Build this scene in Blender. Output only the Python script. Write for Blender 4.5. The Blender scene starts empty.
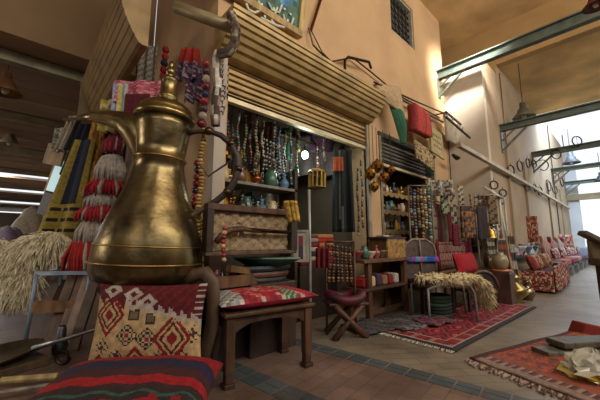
import bpy, math, random
from mathutils import Vector, Matrix, Euler
random.seed(7)
PI = math.pi
S = bpy.context.scene
COL = S.collection
# ---------------------------------------------------------------- camera
PITCH = math.radians(8); YAW = math.radians(47.5); F = 300.0; EYE = 0.9
cam = bpy.data.cameras.new('camera'); cam.lens = 18; cam.sensor_width = 36; cam.clip_start = 0.05
co = bpy.data.objects.new('camera', cam); COL.objects.link(co)
co.location = (0, 0, EYE); co.rotation_euler = (PI/2 + PITCH, 0, YAW - PI/2)
S.camera = co
# ---------------------------------------------------------------- light
S.view_settings.view_transform = 'Standard'; S.view_settings.look = 'None'
S.view_settings.gamma = 1.0; S.view_settings.exposure = 0.0; S.view_settings.use_curve_mapping = False
w = bpy.data.worlds.new('sky'); S.world = w; w.use_nodes = True
bg = w.node_tree.nodes['Background']; bg.inputs['Color'].default_value = (0.88, 0.93, 1.0, 1); bg.inputs['Strength'].default_value = 1.15
def area(name, loc, target, size, sizey, power, colr):
    l = bpy.data.lights.new(name, 'AREA'); l.shape = 'RECTANGLE'; l.size = size; l.size_y = sizey; l.energy = power; l.color = colr
    o = bpy.data.objects.new(name, l); COL.objects.link(o); o.location = loc
    o.rotation_euler = (Vector(target) - Vector(loc)).to_track_quat('-Z', 'Y').to_euler()
    return o
area('facade_fill', (3.5, -3.6, 4.9), (4.5, 2.5, 3.6), 9, 1.2, 335, (1.0, 0.89, 0.72))  # area lamp added out of view, standing in for daylight on the facade
area('foreground_fill', (-4.0, -1.5, 4.5), (1.2, 2.4, 0.8), 3, 2, 40, (1.0, 0.88, 0.72))  # added fill lamp behind the camera, brightens the foreground
o_ = area('sun_patch_lamp', (5.3, .9, 5.5), (6.69, 2.15, 4.5), .4, .4, 42, (1.0, 0.96, 0.86)); o_.data.spread = math.radians(48)  # lamp added under the closed ceiling to make the sunlit wall patch
area('roof_opening_daylight', (13.5, 0.0, 6.5), (11.0, 1.0, 0), 6, 3, 1200, (0.62, 0.80, 1.0))
area('lane_skylight', (-3.5, 15.0, 3.5), (-3.5, 15.0, 0), 6, 1.5, 450, (0.92, 0.96, 1.0))
area('lane_fill', (-6.0, 6.5, 3.2), (-2.5, 7.5, 0), 3, 3, 330, (1.0, 0.90, 0.78))  # added fill under the lane roof, left of view; no gap there
# ---------------------------------------------------------------- pixel -> place helpers (600x400 frame)
_c, _s = math.cos(YAW), math.sin(YAW)
def ray(u, v):
    a = u - 300; b = 200 - v
    fw = F*math.cos(PITCH) - b*math.sin(PITCH); up = F*math.sin(PITCH) + b*math.cos(PITCH)
    return Vector((_s*a + _c*fw, -_c*a + _s*fw, up)), fw
def _at(d, t): return Vector((0, 0, EYE)) + d*t
def pz(u, v, z): d, _ = ray(u, v); return _at(d, (z-EYE)/d.z)
def py(u, v, y): d, _ = ray(u, v); return _at(d, y/d.y)
def px(u, v, x): d, _ = ray(u, v); return _at(d, x/d.x)
def pd(u, v, dep): d, fw = ray(u, v); return _at(d, dep/fw)
CAMRZ = YAW - PI/2            # local x = to the right of the view, local y = away
# ---------------------------------------------------------------- materials
def lin(h):
    if not isinstance(h, str): return h
    o = []
    for i in (0, 2, 4):
        c = int(h[i:i+2], 16)/255
        o.append(c/12.92 if c <= .04045 else ((c+.055)/1.055)**2.4)
    return (*o, 1.0)
_M = {}
KIND = {'ceiling': (.95, 0, 1.3, .24, .3, 9),  # rough, metal, noise scale, noise amount, bump, bump scale
    'cloth': (.92, 0, 30, .28, .35, 160), 'fur': (.95, 0, 25, .30, .6, 60), 'wood': (.55, 0, 14, .45, .25, 40),
    'paint': (.5, 0, 9, .22, .08, 60), 'brass': (.29, .92, 6, .55, .35, 11), 'metal': (.42, 1, 12, .35, .1, 60),
    'steel': (.5, .3, 7, .25, .05, 40), 'ceramic': (.25, 0, 12, .15, .05, 30), 'leather': (.5, 0, 18, .35, .3, 70),
    'plaster': (.92, 0, 1.3, .13, .2, 14), 'dark': (.9, 0, 4, .3, .1, 20), 'shutter': (.45, .25, 5, .25, .04, 30), 'plastic': (.2, 0, 8, .15, .1, 20)}
def mat(kind):
    if kind in _M: return _M[kind]
    r, me, ns, na, bu, bs = KIND[kind]
    m = bpy.data.materials.new(kind); m.use_nodes = True; nt = m.node_tree; N = nt.nodes; L = nt.links
    b = N['Principled BSDF']; b.inputs['Roughness'].default_value = r; b.inputs['Metallic'].default_value = me
    a = N.new('ShaderNodeAttribute'); a.attribute_name = 'Col'
    tc = N.new('ShaderNodeTexCoord'); mp = N.new('ShaderNodeMapping'); L.new(tc.outputs['Object'], mp.inputs['Vector'])
    if kind == 'wood': mp.inputs['Scale'].default_value = (1, 1, .25)
    n = N.new('ShaderNodeTexNoise'); n.inputs['Scale'].default_value = ns; n.inputs['Detail'].default_value = 6
    L.new(mp.outputs[0], n.inputs['Vector'])
    rp = N.new('ShaderNodeMapRange'); rp.inputs['From Min'].default_value = .3; rp.inputs['From Max'].default_value = .7
    rp.inputs['To Min'].default_value = 1-na*1.3; rp.inputs['To Max'].default_value = 1+na*.8
    L.new(n.outputs['Fac'], rp.inputs['Value'])
    vm = N.new('ShaderNodeVectorMath'); vm.operation = 'SCALE'; L.new(a.outputs['Color'], vm.inputs[0]); L.new(rp.outputs[0], vm.inputs['Scale'])
    L.new(vm.outputs[0], b.inputs['Base Color'])
    n2 = N.new('ShaderNodeTexNoise'); n2.inputs['Scale'].default_value = bs; n2.inputs['Detail'].default_value = 3; L.new(mp.outputs[0], n2.inputs['Vector'])
    bp = N.new('ShaderNodeBump'); bp.inputs['Strength'].default_value = bu; bp.inputs['Distance'].default_value = .01
    L.new(n2.outputs['Fac'], bp.inputs['Height']); L.new(bp.outputs[0], b.inputs['Normal'])
    _M[kind] = m; return m
def emit(name, colr, k):
    m = bpy.data.materials.new(name); m.use_nodes = True; b = m.node_tree.nodes['Principled BSDF']
    b.inputs['Base Color'].default_value = lin(colr); b.inputs['Emission Color'].default_value = lin(colr); b.inputs['Emission Strength'].default_value = k
    return m
# ---------------------------------------------------------------- mesh builder
class B:
    def __init__(s): s.v = []; s.f = []; s.c = []
    def add(s, vs, fs, col):
        k = len(s.v); s.v += [Vector(p) for p in vs]
        for i, f in enumerate(fs):
            s.f.append([k+j for j in f]); s.c.append(lin(col[i] if isinstance(col, list) else col))
        return s
    def box(s, x0, x1, y0, y1, z0, z1, col, M=None):
        vs = [Vector((x, y, z)) for x in (x0, x1) for y in (y0, y1) for z in (z0, z1)]
        if M is not None: vs = [M @ p for p in vs]
        return s.add(vs, [(0,1,3,2), (4,6,7,5), (0,4,5,1), (2,3,7,6), (0,2,6,4), (1,5,7,3)], col)
    def bar(s, a, b, w, h, col, up=(0, 0, 1)):
        a = Vector(a); b = Vector(b); d = (b-a).normalized(); u = Vector(up)
        x = d.cross(u)
        if x.length < 1e-3: x = d.cross(Vector((1, 0, 0)))
        x.normalize(); y = x.cross(d).normalized()
        vs = [p + x*i*w/2 + y*j*h/2 for p in (a, b) for i in (-1, 1) for j in (-1, 1)]
        return s.add(vs, [(0,1,3,2), (4,6,7,5), (0,4,5,1), (2,3,7,6), (0,2,6,4), (1,5,7,3)], col)
    def tube(s, pts, r, col, n=8, closed=False, flat=1.0):
        pts = [Vector(p) for p in pts]; m = len(pts); rs = r if isinstance(r, (list, tuple)) else [r]*m
        vs = []; x = None
        for i, p in enumerate(pts):
            if closed: d = pts[(i+1) % m] - pts[i-1]
            else: d = pts[min(i+1, m-1)] - pts[max(i-1, 0)]
            d.normalize()
            if x is None:
                x = d.cross(Vector((0, 0, 1)))
                if x.length < .1: x = d.cross(Vector((0, 1, 0)))
            x = (x - d*x.dot(d)).normalized(); y = d.cross(x)
            for j in range(n):
                a = 2*PI*j/n; vs.append(p + (x*math.cos(a)*flat + y*math.sin(a))*rs[i])
        fs = []; cs = []
        for i in range(m if closed else m-1):
            for j in range(n):
                a = i*n+j; b = i*n+(j+1) % n; k = ((i+1) % m)*n
                fs.append((a, b, k+(j+1) % n, k+j)); cs.append(col(i, j) if callable(col) else col)
        if not closed:
            fs.append(tuple(range(n-1, -1, -1))); fs.append(tuple((m-1)*n+j for j in range(n))); cs += [col(0, 0) if callable(col) else col]*2
        return s.add(vs, fs, cs)
    def lathe(s, prof, o=(0, 0, 0), col='808080', n=24, sx=1, sy=1, M=None):
        o = Vector(o); vs = []; fs = []; cs = []; m = len(prof)
        for r, z in prof:
            for j in range(n):
                a = 2*PI*j/n; p = Vector((r*math.cos(a)*sx, r*math.sin(a)*sy, z))
                vs.append((M @ p if M is not None else p) + o)
        for i in range(m-1):
            for j in range(n):
                fs.append((i*n+j, i*n+(j+1) % n, (i+1)*n+(j+1) % n, (i+1)*n+j)); cs.append(col(i, j) if callable(col) else col)
        fs.append(tuple(range(n-1, -1, -1))); fs.append(tuple((m-1)*n+j for j in range(n))); cs += [col(0, 0) if callable(col) else col, col(m-2, 0) if callable(col) else col]
        return s.add(vs, fs, cs)
    def ball(s, o, rx, ry=None, rz=None, col='808080', n=10, m=6):
        ry = rx if ry is None else ry; rz = rx if rz is None else rz
        return s.lathe([(math.sin(PI*(i+.15)/(m+.3))*rx, -math.cos(PI*(i+.15)/(m+.3))*rz) for i in range(m+1)], o, col, n, 1, ry/max(rx, 1e-6))
    def sheet(s, fn, nu, nv, col, t=.006, ax=None):
        """closed thin cloth: fn(u,v)->point, u,v in 0..1; col colour or col(i,j)"""
        P = [[Vector(fn(i/nu, j/nv)) for j in range(nv+1)] for i in range(nu+1)]
        vs = []; W = nv+1
        for sg in (-.5, .5):
            for i in range(nu+1):
                for j in range(nv+1):
                    du = P[min(i+1, nu)][j]-P[max(i-1, 0)][j]; dv = P[i][min(j+1, nv)]-P[i][max(j-1, 0)]
                    n = du.cross(dv)
                    n = n.normalized() if n.length > 1e-9 else Vector((0, 0, 1))
                    vs.append(P[i][j]+n*t*sg)
        K = (nu+1)*W; fs = []; cs = []
        for i in range(nu):
            for j in range(nv):
                c = col(i, j) if callable(col) else col
                a, b, d, e = i*W+j, (i+1)*W+j, (i+1)*W+j+1, i*W+j+1
                fs.append((a, e, d, b)); fs.append((K+a, K+b, K+d, K+e)); cs += [c, c]
        ring = [(i, 0) for i in range(nu)] + [(nu, j) for j in range(nv)] + [(i, nv) for i in range(nu, 0, -1)] + [(0, j) for j in range(nv, 0, -1)]
        for q in range(len(ring)):
            (i, j), (k, l) = ring[q], ring[(q+1) % len(ring)]
            a = i*W+j; b = k*W+l
            fs.append((a, b, K+b, K+a)); cs.append(col(min(i, nu-1), min(j, nv-1)) if callable(col) else col)
        return s.add(vs, fs, cs)
    def prism(s, poly, y0, y1, col, M=None):
        """polygon in x,z extruded along y"""
        n = len(poly); vs = [Vector((x, y, z)) for y in (y0, y1) for x, z in poly]
        if M is not None: vs = [M @ p for p in vs]
        return s.add(vs, [tuple(range(n)), tuple(range(2*n-1, n-1, -1))] + [(i, n+i, n+(i+1) % n, (i+1) % n) for i in range(n)], col)
    def build(s, name, mk, parent=None, bevel=0, smooth=False, loc=None, rz=0, rot=None, **kw):
        me = bpy.data.meshes.new(name); me.from_pydata(s.v, [], s.f); me.update()
        at = me.color_attributes.new('Col', 'FLOAT_COLOR', 'CORNER'); arr = []
        for p in me.polygons:
            arr += list(s.c[p.index])*p.loop_total
        at.data.foreach_set('color', arr)
        me.materials.append(mat(mk) if isinstance(mk, str) else mk)
        if smooth: me.polygons.foreach_set('use_smooth', [True]*len(me.polygons))
        o = bpy.data.objects.new(name, me); COL.objects.link(o)
        if parent is not None: o.parent = parent
        if loc is not None: o.location = loc
        if rot is not None: o.rotation_euler = rot
        elif rz: o.rotation_euler = (0, 0, rz)
        if bevel:
            b = o.modifiers.new('bevel', 'BEVEL'); b.width = bevel; b.segments = 2; b.limit_method = 'ANGLE'
        for k, x in kw.items(): o[k] = x
        return o
def thing(name, label, cat, loc=(0, 0, 0), rz=0, group=None, rot=None):
    o = bpy.data.objects.new(name, None); COL.objects.link(o); o.empty_display_size = .1
    o.location = loc; o.rotation_euler = rot if rot else (0, 0, rz); o['label'] = label; o['category'] = cat
    if group: o['group'] = group
    return o
def dup(root, loc, rz, label, group=None):
    r = root.copy(); COL.objects.link(r); r.location = loc; r.rotation_euler = (0, 0, rz); r['label'] = label
    if group: r['group'] = group
    for ch in list(root.children):
        c = ch.copy(); COL.objects.link(c); c.parent = r
        for g in ch.children:
            d = g.copy(); COL.objects.link(d); d.parent = c
    return r
def struct(b, name, k, **kw):
    o = b.build(name, k, None, **kw); o['kind'] = 'structure'; return o
def L(label, cat, group=None):
    d = dict(label=label, category=cat)
    if group: d['group'] = group
    return d
rnd = random.uniform
def mute(h, f=.45, k=.85):
    c = [int(h[i:i+2], 16) for i in (0, 2, 4)]; g = sum(c)/3; w_ = (1.05, .98, .85)
    return ''.join('%02x' % max(0, min(255, int(((x*(1-f)+g*f*w_[i]))*k))) for i, x in enumerate(c))
# ================================================================ SETTING
FY = 2.5; PJ = 1.73; CX = 6.69; SX = 1.2
TAN = 'c2a079'; TAN2 = 'b89a78'; OCH = 'd8ad66'
def floor_mat():
    m = bpy.data.materials.new('paving'); m.use_nodes = True; nt = m.node_tree; N = nt.nodes; Lk = nt.links; b = N['Principled BSDF']
    tc = N.new('ShaderNodeTexCoord'); mp = N.new('ShaderNodeMapping'); Lk.new(tc.outputs['Object'], mp.inputs['Vector'])
    mp.inputs['Rotation'].default_value = (0, 0, math.radians(-8))
    mp2 = N.new('ShaderNodeMapping'); Lk.new(tc.outputs['Object'], mp2.inputs['Vector']); mp2.inputs['Rotation'].default_value = (0, 0, math.radians(38))
    br = N.new('ShaderNodeTexBrick'); br.inputs['Scale'].default_value = 1.0
    br.inputs['Brick Width'].default_value = .22; br.inputs['Row Height'].default_value = .11; br.inputs['Mortar Size'].default_value = .004; br.inputs['Mortar Smooth'].default_value = .3
    br.inputs['Color1'].default_value = lin('8a7e6c'); br.inputs['Color2'].default_value = lin('7c7263'); br.inputs['Mortar'].default_value = lin('655c50')
    Lk.new(mp2.outputs[0], br.inputs['Vector'])
    br2 = N.new('ShaderNodeTexBrick'); br2.inputs['Scale'].default_value = 1.0
    br2.inputs['Brick Width'].default_value = .22; br2.inputs['Row Height'].default_value = .11; br2.inputs['Mortar Size'].default_value = .004
    br2.inputs['Color1'].default_value = lin('80685c'); br2.inputs['Color2'].default_value = lin('705b51'); br2.inputs['Mortar'].default_value = lin('5e5048')
    Lk.new(mp.outputs[0], br2.inputs['Vector'])
    sp = N.new('ShaderNodeSeparateXYZ'); Lk.new(mp.outputs[0], sp.inputs[0])
    # the red-brown strip of pavers in front of the shop
    gt = N.new('ShaderNodeMath'); gt.operation = 'LESS_THAN'; gt.inputs[1].default_value = 2.2; Lk.new(sp.outputs['X'], gt.inputs[0])
    mx = N.new('ShaderNodeMix'); mx.data_type = 'RGBA'; Lk.new(gt.outputs[0], mx.inputs['Factor']); Lk.new(br.outputs['Color'], mx.inputs['A']); Lk.new(br2.outputs['Color'], mx.inputs['B'])
    n = N.new('ShaderNodeTexNoise'); n.inputs['Scale'].default_value = 2.2; n.inputs['Detail'].default_value = 7; Lk.new(tc.outputs['Object'], n.inputs['Vector'])
    rp = N.new('ShaderNodeMapRange'); rp.inputs['From Min'].default_value = .3; rp.inputs['From Max'].default_value = .7; rp.inputs['To Min'].default_value = .62; rp.inputs['To Max'].default_value = 1.25; Lk.new(n.outputs['Fac'], rp.inputs['Value'])
    vm = N.new('ShaderNodeVectorMath'); vm.operation = 'SCALE'; Lk.new(mx.outputs['Result'], vm.inputs[0]); Lk.new(rp.outputs[0], vm.inputs['Scale']); Lk.new(vm.outputs[0], b.inputs['Base Color'])
    b.inputs['Roughness'].default_value = .36
    bp = N.new('ShaderNodeBump'); bp.inputs['Strength'].default_value = .35; bp.inputs['Distance'].default_value = .008; Lk.new(br.outputs['Fac'], bp.inputs['Height']); bp.invert = True
    Lk.new(bp.outputs[0], b.inputs['Normal'])
    return m
struct(B().box(-14, 34, -9, 34, -.1, 0, '808080'), 'floor', floor_mat())
def strip(name, pts, w_):
    b = B()
    for i in range(len(pts)-1):
        a = Vector(pts[i]); c = Vector(pts[i+1]); n = max(1, int((c-a).length/.14)); d = (c-a)/n; s_ = Vector((-d.y, d.x, 0)).normalized()
        for k in range(n):
            p = a+d*(k+.04); q = a+d*(k+.96)
            cc = random.choice(['4a5256', '434b4f', '525a5c', '4b4f4f'])
            for h in (0, 1):
                p0 = p+s_*(-w_/2+h*w_/2+.004); q0 = q+s_*(-w_/2+h*w_/2+.004)
                e = s_*(w_/2-.008)
                vs = [x+Vector((0, 0, z)) for z in (-.01, .003) for x in (p0, q0, q0+e, p0+e)]
                b.add(vs, [(0,3,2,1), (4,5,6,7), (0,1,5,4), (1,2,6,5), (2,3,7,6), (3,0,4,7)], cc)
    struct(b, name, 'paint')
strip('trim_1', [(1.90, 2.35, 0), (2.12, .85, 0), (2.37, -.9, 0)], .15)
strip('trim_2', [(1.17, 2.3, 0), (1.27, 1.4, 0), (1.42, .4, 0)], .17)
# near shop front : wall pieces round two openings and the lattice window
WZ = 6.0
b = B()
WX0, WX1, WZ0, WZ1 = 4.50, 5.38, 4.66, 5.55
for x0, x1, z0, z1 in ((SX, 1.34, 0, 2.62), (3.60, 3.95, 0, 2.62), (5.93, CX, 0, 2.62), (SX, CX, 2.62, WZ0), (SX, WX0, WZ0, WZ1), (WX1, CX, WZ0, WZ1), (SX, CX, WZ1, WZ)):
    b.box(x0, x1, FY, FY+.28, z0, z1, TAN)
struct(b, 'wall_front', 'plaster')
struct(B().box(SX, SX+.12, FY+.28, 4.6, 0, WZ, TAN2), 'wall_side', 'plaster')
struct(B().box(CX-.12, CX, FY+.28, 4.6, 0, WZ, TAN2), 'wall_corner', 'plaster')
# interior shells of the two shops
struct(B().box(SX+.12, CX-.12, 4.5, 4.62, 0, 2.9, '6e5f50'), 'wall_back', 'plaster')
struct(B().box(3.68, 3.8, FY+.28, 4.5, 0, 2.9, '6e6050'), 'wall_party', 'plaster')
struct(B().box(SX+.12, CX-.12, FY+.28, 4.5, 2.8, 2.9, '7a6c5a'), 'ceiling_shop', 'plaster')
# next building, one bay nearer the street
b = B().box(CX, CX+.15, PJ, 4.6, 0, 4.80, 'c0b4a4').box(CX+.15, 8.05, PJ, PJ+.25, 0, 4.80, 'a48e73').box(CX+.15, 8.05, PJ+.25, 4.6, 4.7, 4.80, 'a08c70').box(8.05, 18.0, PJ, PJ+.25, 0, 5.35, 'a48e73')
struct(b, 'wall_far', 'plaster')
b = B()
for x in (7.9, 9.55, 12.9, 15.6): b.box(x, x+.09, PJ-.05, PJ, 0, 3.0, '9a856b')
struct(b, 'trim_3', 'plaster')
# ceilings
cb = B().box(SX-9, 8.0, -5.2, 4.7, WZ, WZ+.15, 'c8a878')
struct(cb, 'ceiling', 'ceiling')
struct(B().box(7.85, 8.05, -5.2, PJ, 5.05, WZ, 'ab8b5c').box(7.85, 8.05, PJ, 4.7, 4.80, WZ, 'ab8b5c'), 'trim_4', 'plaster')
struct(B().box(8.05, 12.4, -5.2, 2.0, 5.15, 5.3, 'dab67c'), 'ceiling_lower', 'ceiling')
# far end of the covered street: side wall, thin lintel
struct(B().box(17.9, 18.1, -2.0, 2.0, 2.75, 3.0, 'a89878'), 'trim_5', 'plaster')
struct(B().box(18.0, 18.2, 1.35, 3.5, 0, 5.2, 'cfd3d6'), 'wall_end', 'plaster')
# unseen wall opposite, added so daylight comes in only above it
struct(B().box(-9, 18, -5.2, -5.0, 0, 3.3, 'a58a68'), 'wall_blocker_opposite', 'plaster')
struct(B().box(-9.2, -9, -5.2, 34, 0, 6, 'a58a68'), 'wall_blocker_rear', 'plaster')  # unseen wall, added to block sky light from behind
# side lane on the left: low dark boarded roof in bays with daylight gaps
def lane_roof():
    b = B(); y = 4.75; z = 3.3
    gaps = [(14.2, 15.3), (18.8, 20.2), (24.6, 26.6)]
    while y < 33:
        if not any(g0 <= y < g1 for g0, g1 in gaps):
            b.box(-9, SX, y, y+.27, z+rnd(0, .03), z+.1, random.choice(['8c7660', '836e59', '927c66', '887260']))
        y += .3
    struct(b, 'ceiling_lane', 'plaster')
lane_roof()
struct(B().box(-9, SX, 4.62, 4.75, 3.3, 6.1, '8f7656'), 'wall_lane', 'plaster')
struct(B().box(SX, SX+.12, 4.62, 30, 0, 3.4, '776650'), 'wall_lane_right', 'plaster')
struct(B().box(-9, SX, 30, 30.2, 0, 3.0, '9b8f80'), 'wall_lane_end', 'plaster')
# ---- steel beams across the lane and the street
GRN = '6a736b'
def lane_beam(y, z):
    b = B().box(-8, SX, y-.06, y+.06, z-.14, z, '8a8163')
    b.build('roof_beam', 'steel', **L('painted steel roof beam over the dim lane, %s' % ('nearest of the lane beams' if y < 6 else 'the one behind the nearest' if y < 9 else 'third one back' if y < 11 else 'farthest back, by the skylight'), 'beam', 'lane beams'))
for y in (5.1, 7.6, 10.5, 13.6): lane_beam(y, 3.3)
def street_beam(x, y, z, lab, h=.16, n=-5.0):
    t = thing('steel_beam', lab, 'beam', (x, y, z), 0, 'beams across the street')
    b = B().box(-.07, .07, n-y, 0, -.012, .012, GRN).box(-.07, .07, n-y, 0, -h, -h+.02, GRN).box(-.012, .012, n-y, 0, -h, 0, '616e66')
    b.build('girder', 'steel', t)
    b = B().box(-.05, .05, -.03, 0, -.62, -h+.02, GRN).bar((0, -.02, -.58), (0, -.5, -h), .05, .04, GRN).bar((0, -.02, -.36), (0, -.28, -h), .035, .03, GRN)
    b.build('bracket', 'steel', t)
street_beam(6.4, FY, 4.62, 'grey green steel beam meeting the near shop wall, highest and nearest', .2)
street_beam(7.7, PJ, 3.5, 'grey green steel beam just under the large pendant lamp', .14)
street_beam(11.0, PJ, 3.55, 'grey green steel beam in front of the bright sky, above the second lamp', .14)
street_beam(14.3, PJ, 3.6, 'grey green steel beam seen under the second pendant lamp', .14)
street_beam(17.6, PJ, 3.55, 'farthest thin steel beam, over the sunlit end of the street', .14)
# ---- roller shutters
def shutter_box(name_label, x0, x1, y0, y1, z0, z1, colr, along='x'):
    n = 7; prof = []
    for i in range(n+1):       # ribbed front that curls back under towards the wall
        a = i/n; prof.append((y0 + (y1-.07-y0)*a**1.9, z1-(z1-z0)*a))
    poly = []
    for i in range(n):
        (ya, za), (yb, zb) = prof[i], prof[i+1]
        poly += [(ya, za), (ya+(yb-ya)*.5, za-(za-zb)*.66), (ya+(yb-ya)*.5+.03, za-(za-zb)*.74), (yb+.03, zb+.004)]
    poly += [(y1-.05, z0), (y1, z0), (y1, z1)]
    return poly
def shutter(lab, x0, x1, y0, yw, z0, z1, zc, colr, cols, curt='c5'):
    t = thing('roller_shutter', lab, 'shutter', (x0, yw, z0))
    poly = [(a-yw, q-z0) for a, q in shutter_box('', x0, x1, y0, yw, z0, z1, colr)]
    M = Matrix(((0, 1, 0, 0), (1, 0, 0, 0), (0, 0, 1, 0), (0, 0, 0, 1)))
    B().prism(poly, 0, x1-x0, colr, M).build('housing', 'shutter', t)
    b = B(); z = z0-z0+.1; zb = zc-z0; k = 0
    while z > zb+.05:
        b.box(.06, x1-x0-.06, .0, .045, z-.055, z-.012, cols[k % len(cols)]); b.box(.06, x1-x0-.06, .028, .04, z-.022, z+.0, cols[0]); z -= .064; k += 1
    b.build('curtain', 'shutter', t, bevel=.006)
    B().box(.04, x1-x0-.04, .0, .06, zb-.02, zb+.05, 'cdbd98').build('bottom_rail', 'shutter', t)
    return t
t = shutter('large beige ribbed roller shutter, half open above the crammed shop', SX-.02, 3.66, 2.15, FY, 2.64, 3.0, 2.28, 'b09664', ['a88c5a', '9c8152'])
for x in (.02, 2.42): B().box(x, x+.07, -.03, .03, -2.64, 0, 'a09480').build('guide_rail', 'steel', t)
t = shutter('dark grey roller shutter pulled halfway over the farther shop', 3.93, 5.97, 2.47, FY+.06, 2.56, 2.62, 2.14, '5d5b54', ['6a6862', '5f5d57'])
for x in (.03, 1.95): B().box(x, x+.06, -.07, -.01, -2.56, 0, '8a7c66').build('guide_rail', 'steel', t)
# the housing of the side shutter, running back along the lane from the corner
t = thing('roller_shutter', 'brown ribbed shutter housing along the lane, above the hanging robes', 'shutter', (.40, 2.72, 2.62))
poly = []
for i in range(8):
    a_ = i/8; poly += [(.19*a_**1.9, .5-.5*a_), (.19*(a_+.10)**1.9, .5-.5*(a_+.10)), (.008+.19*(a_+.11)**1.9, .5-.5*(a_+.11))]
poly += [(.21, 0), (.26, 0), (.26, .5)]
B().prism(poly, 0, 2.2, '8d734c', Matrix(((1, 0, 0, 0), (0, 1, 0, 0), (0, 0, 1, 0), (0, 0, 0, 1)))).build('housing', 'shutter', t)
B().box(-.01, .26, 2.2, 2.23, -.03, .5, '7a6444').build('end_plate', 'steel', t)
# corner roller tube and post
a = pd(176, 7, 2.32); c = pd(233, 28, 2.32)
B().tube([a, a.lerp(c, .5), c], .05, '9a8a66', 14).build('roller_tube', 'steel', smooth=True, **L('beige metal roller tube sticking out left of the big shutter housing', 'tube'))
t = thing('corner_post', 'whitewashed narrow post with painted black script at the shop corner', 'post', (1.2, 2.42, 0))
B().box(-.05, .06, -.05, .05, 0, 2.62, 'b8aca0').build('shaft', 'plaster', t, bevel=.006)
b = B()
for k in range(11):
    z = 2.05+k*.05; x = rnd(-.02, .02)
    b.tube([(x-.02, -.055, z), (x+.0, -.055, z+.02), (x+.02, -.055, z+.005), (x+.015, -.055, z-.015)], .005, '1d1a1a', 5)
    b.tube([(x+.025, -.055, z+.02), (x+.027, -.055, z+.026)], .004, '1d1a1a', 4)
b.build('black_script', 'paint', t)
# patterned carpet roll wrapping the housing's end
b = B()
pts = [pd(231, 14, 2.22), pd(236, 30, 2.22), pd(235, 42, 2.22), pd(229, 52, 2.22), pd(219, 54, 2.24)]
def pat(i, j): return random.choice(['4a3a30', '6b5a4a', '8d8070', '33261f', '54463c', 'a39a88'])
fine = [pts[0].lerp(pts[1], q/5) for q in range(5)] + [pts[1].lerp(pts[2], q/4) for q in range(4)] + [pts[2].lerp(pts[3], q/3) for q in range(3)] + [pts[3], pts[4]]
b.tube(fine, .04, pat, 9).build('rolled_textile', 'cloth', smooth=True, **L('speckled brown rolled textile hooked round the end of the big shutter housing', 'textile'))
b = B()
q = [pd(218, 52, 2.3)+Vector((rnd(-.01, .01), 0, -.08*k)) for k in range(9)]
b.tube(q, [.035+.008*(k % 2) for k in range(9)], lambda i, j: random.choice(['b8b0a4', 'd0c8bc', '4a3c38', '8a7466']), 8).build('hanging_scarf', 'cloth', smooth=True, **L('black and cream patterned scarf hanging down the corner post below the shutter', 'scarf'))
# ---- lattice window
t = thing('window_1', 'small square window with a dark iron lattice high on the near wall', 'window', (WX0, FY, WZ0)); t['kind'] = 'structure'
W_ = WX1-WX0; H_ = WZ1-WZ0
B().box(0, .05, .02, .2, 0, H_, '9c968a').box(W_-.05, W_, .02, .2, 0, H_, '9c968a').box(.05, W_-.05, .02, .2, 0, .05, '9c968a').box(.05, W_-.05, .02, .2, H_-.05, H_, '9c968a').build('frame', 'paint', t)
B().box(.05, W_-.05, .16, .18, .05, H_-.05, '595a58').build('pane', 'ceramic', t)
b = B()
for i in range(6):
    for j in range(6):
        cx_ = .1+i*(W_-.2)/5; cz = .1+j*(H_-.2)/5; r = .07
        b.tube([(cx_+r*math.cos(a*PI/4), .08, cz+r*math.sin(a*PI/4)) for a in range(8)], .011, '3a3733', 5, True)
b.build('lattice', 'metal', t)
B().tube([py(323, -8, FY-.05), py(311, 30, FY-.05)], .02, '6a3a20', 7).build('iron_rod', 'metal', **L('rusty iron rod leaning up the wall beside the painted sign', 'rod'))
# ---- painted shop sign
p0 = py(222, 4, FY-.06); p1 = py(300, 51, FY-.06)
t = thing('shop_sign', 'painted green and blue shop sign with pale script in a gilt frame', 'sign', (p0.x-.9, FY-.05, 3.33), rot=(math.radians(8), 0, 0))
SW = p1.x-(p0.x-.9); SH = 1.15
def sgn(i, j):
    x = i/30; y = j/16
    return random.choice(['2e6f9c', '3a82b4', '2c6c94', '4a94c0']) if math.hypot((x-.86)*2.6, (y-.36)*1.2) < .22 else random.choice(['2f5a4c', '3c6a56', '284c44', '476e58', '355f66'])
B().sheet(lambda u, v: (.05+u*(SW-.1), -.02, .05+v*(SH-.1)), 30, 16, sgn, .02).build('painted_board', 'paint', t)
B().box(0, SW, -.06, .03, 0, .07, 'a98d5a').box(0, SW, -.06, .03, SH-.07, SH, 'a98d5a').box(0, .07, -.06, .03, .07, SH-.07, 'a98d5a').box(SW-.07, SW, -.06, .03, .07, SH-.07, 'c0a468').build('gilt_frame', 'wood', t)
b = B()
def sg(u, v):
    q = py(u, v, FY-.11)-t.location; return (q.x, -.045, q.z)
for pts in ([(247, 2), (250, 8), (256, 11), (262, 9), (262, 3)], [(258, 0), (262, 6), (268, 12), (275, 14), (277, 7)], [(268, 2), (272, 9), (279, 12), (281, 5)], [(262, 16), (270, 20), (278, 24), (285, 26), (288, 19)], [(283, 14), (286, 22), (291, 27), (293, 18)], [(272, 18), (275, 22)]):
    b.tube([sg(u, v) for u, v in pts], .013, 'd9dccb', 6)
for u, v in ((254, 5), (266, 15), (274, 8), (284, 9), (290, 14), (280, 29)): b.ball(sg(u, v), .016, .008, .016, 'd9dccb', 6, 4)
b.build('script', 'paint', t)
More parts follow.
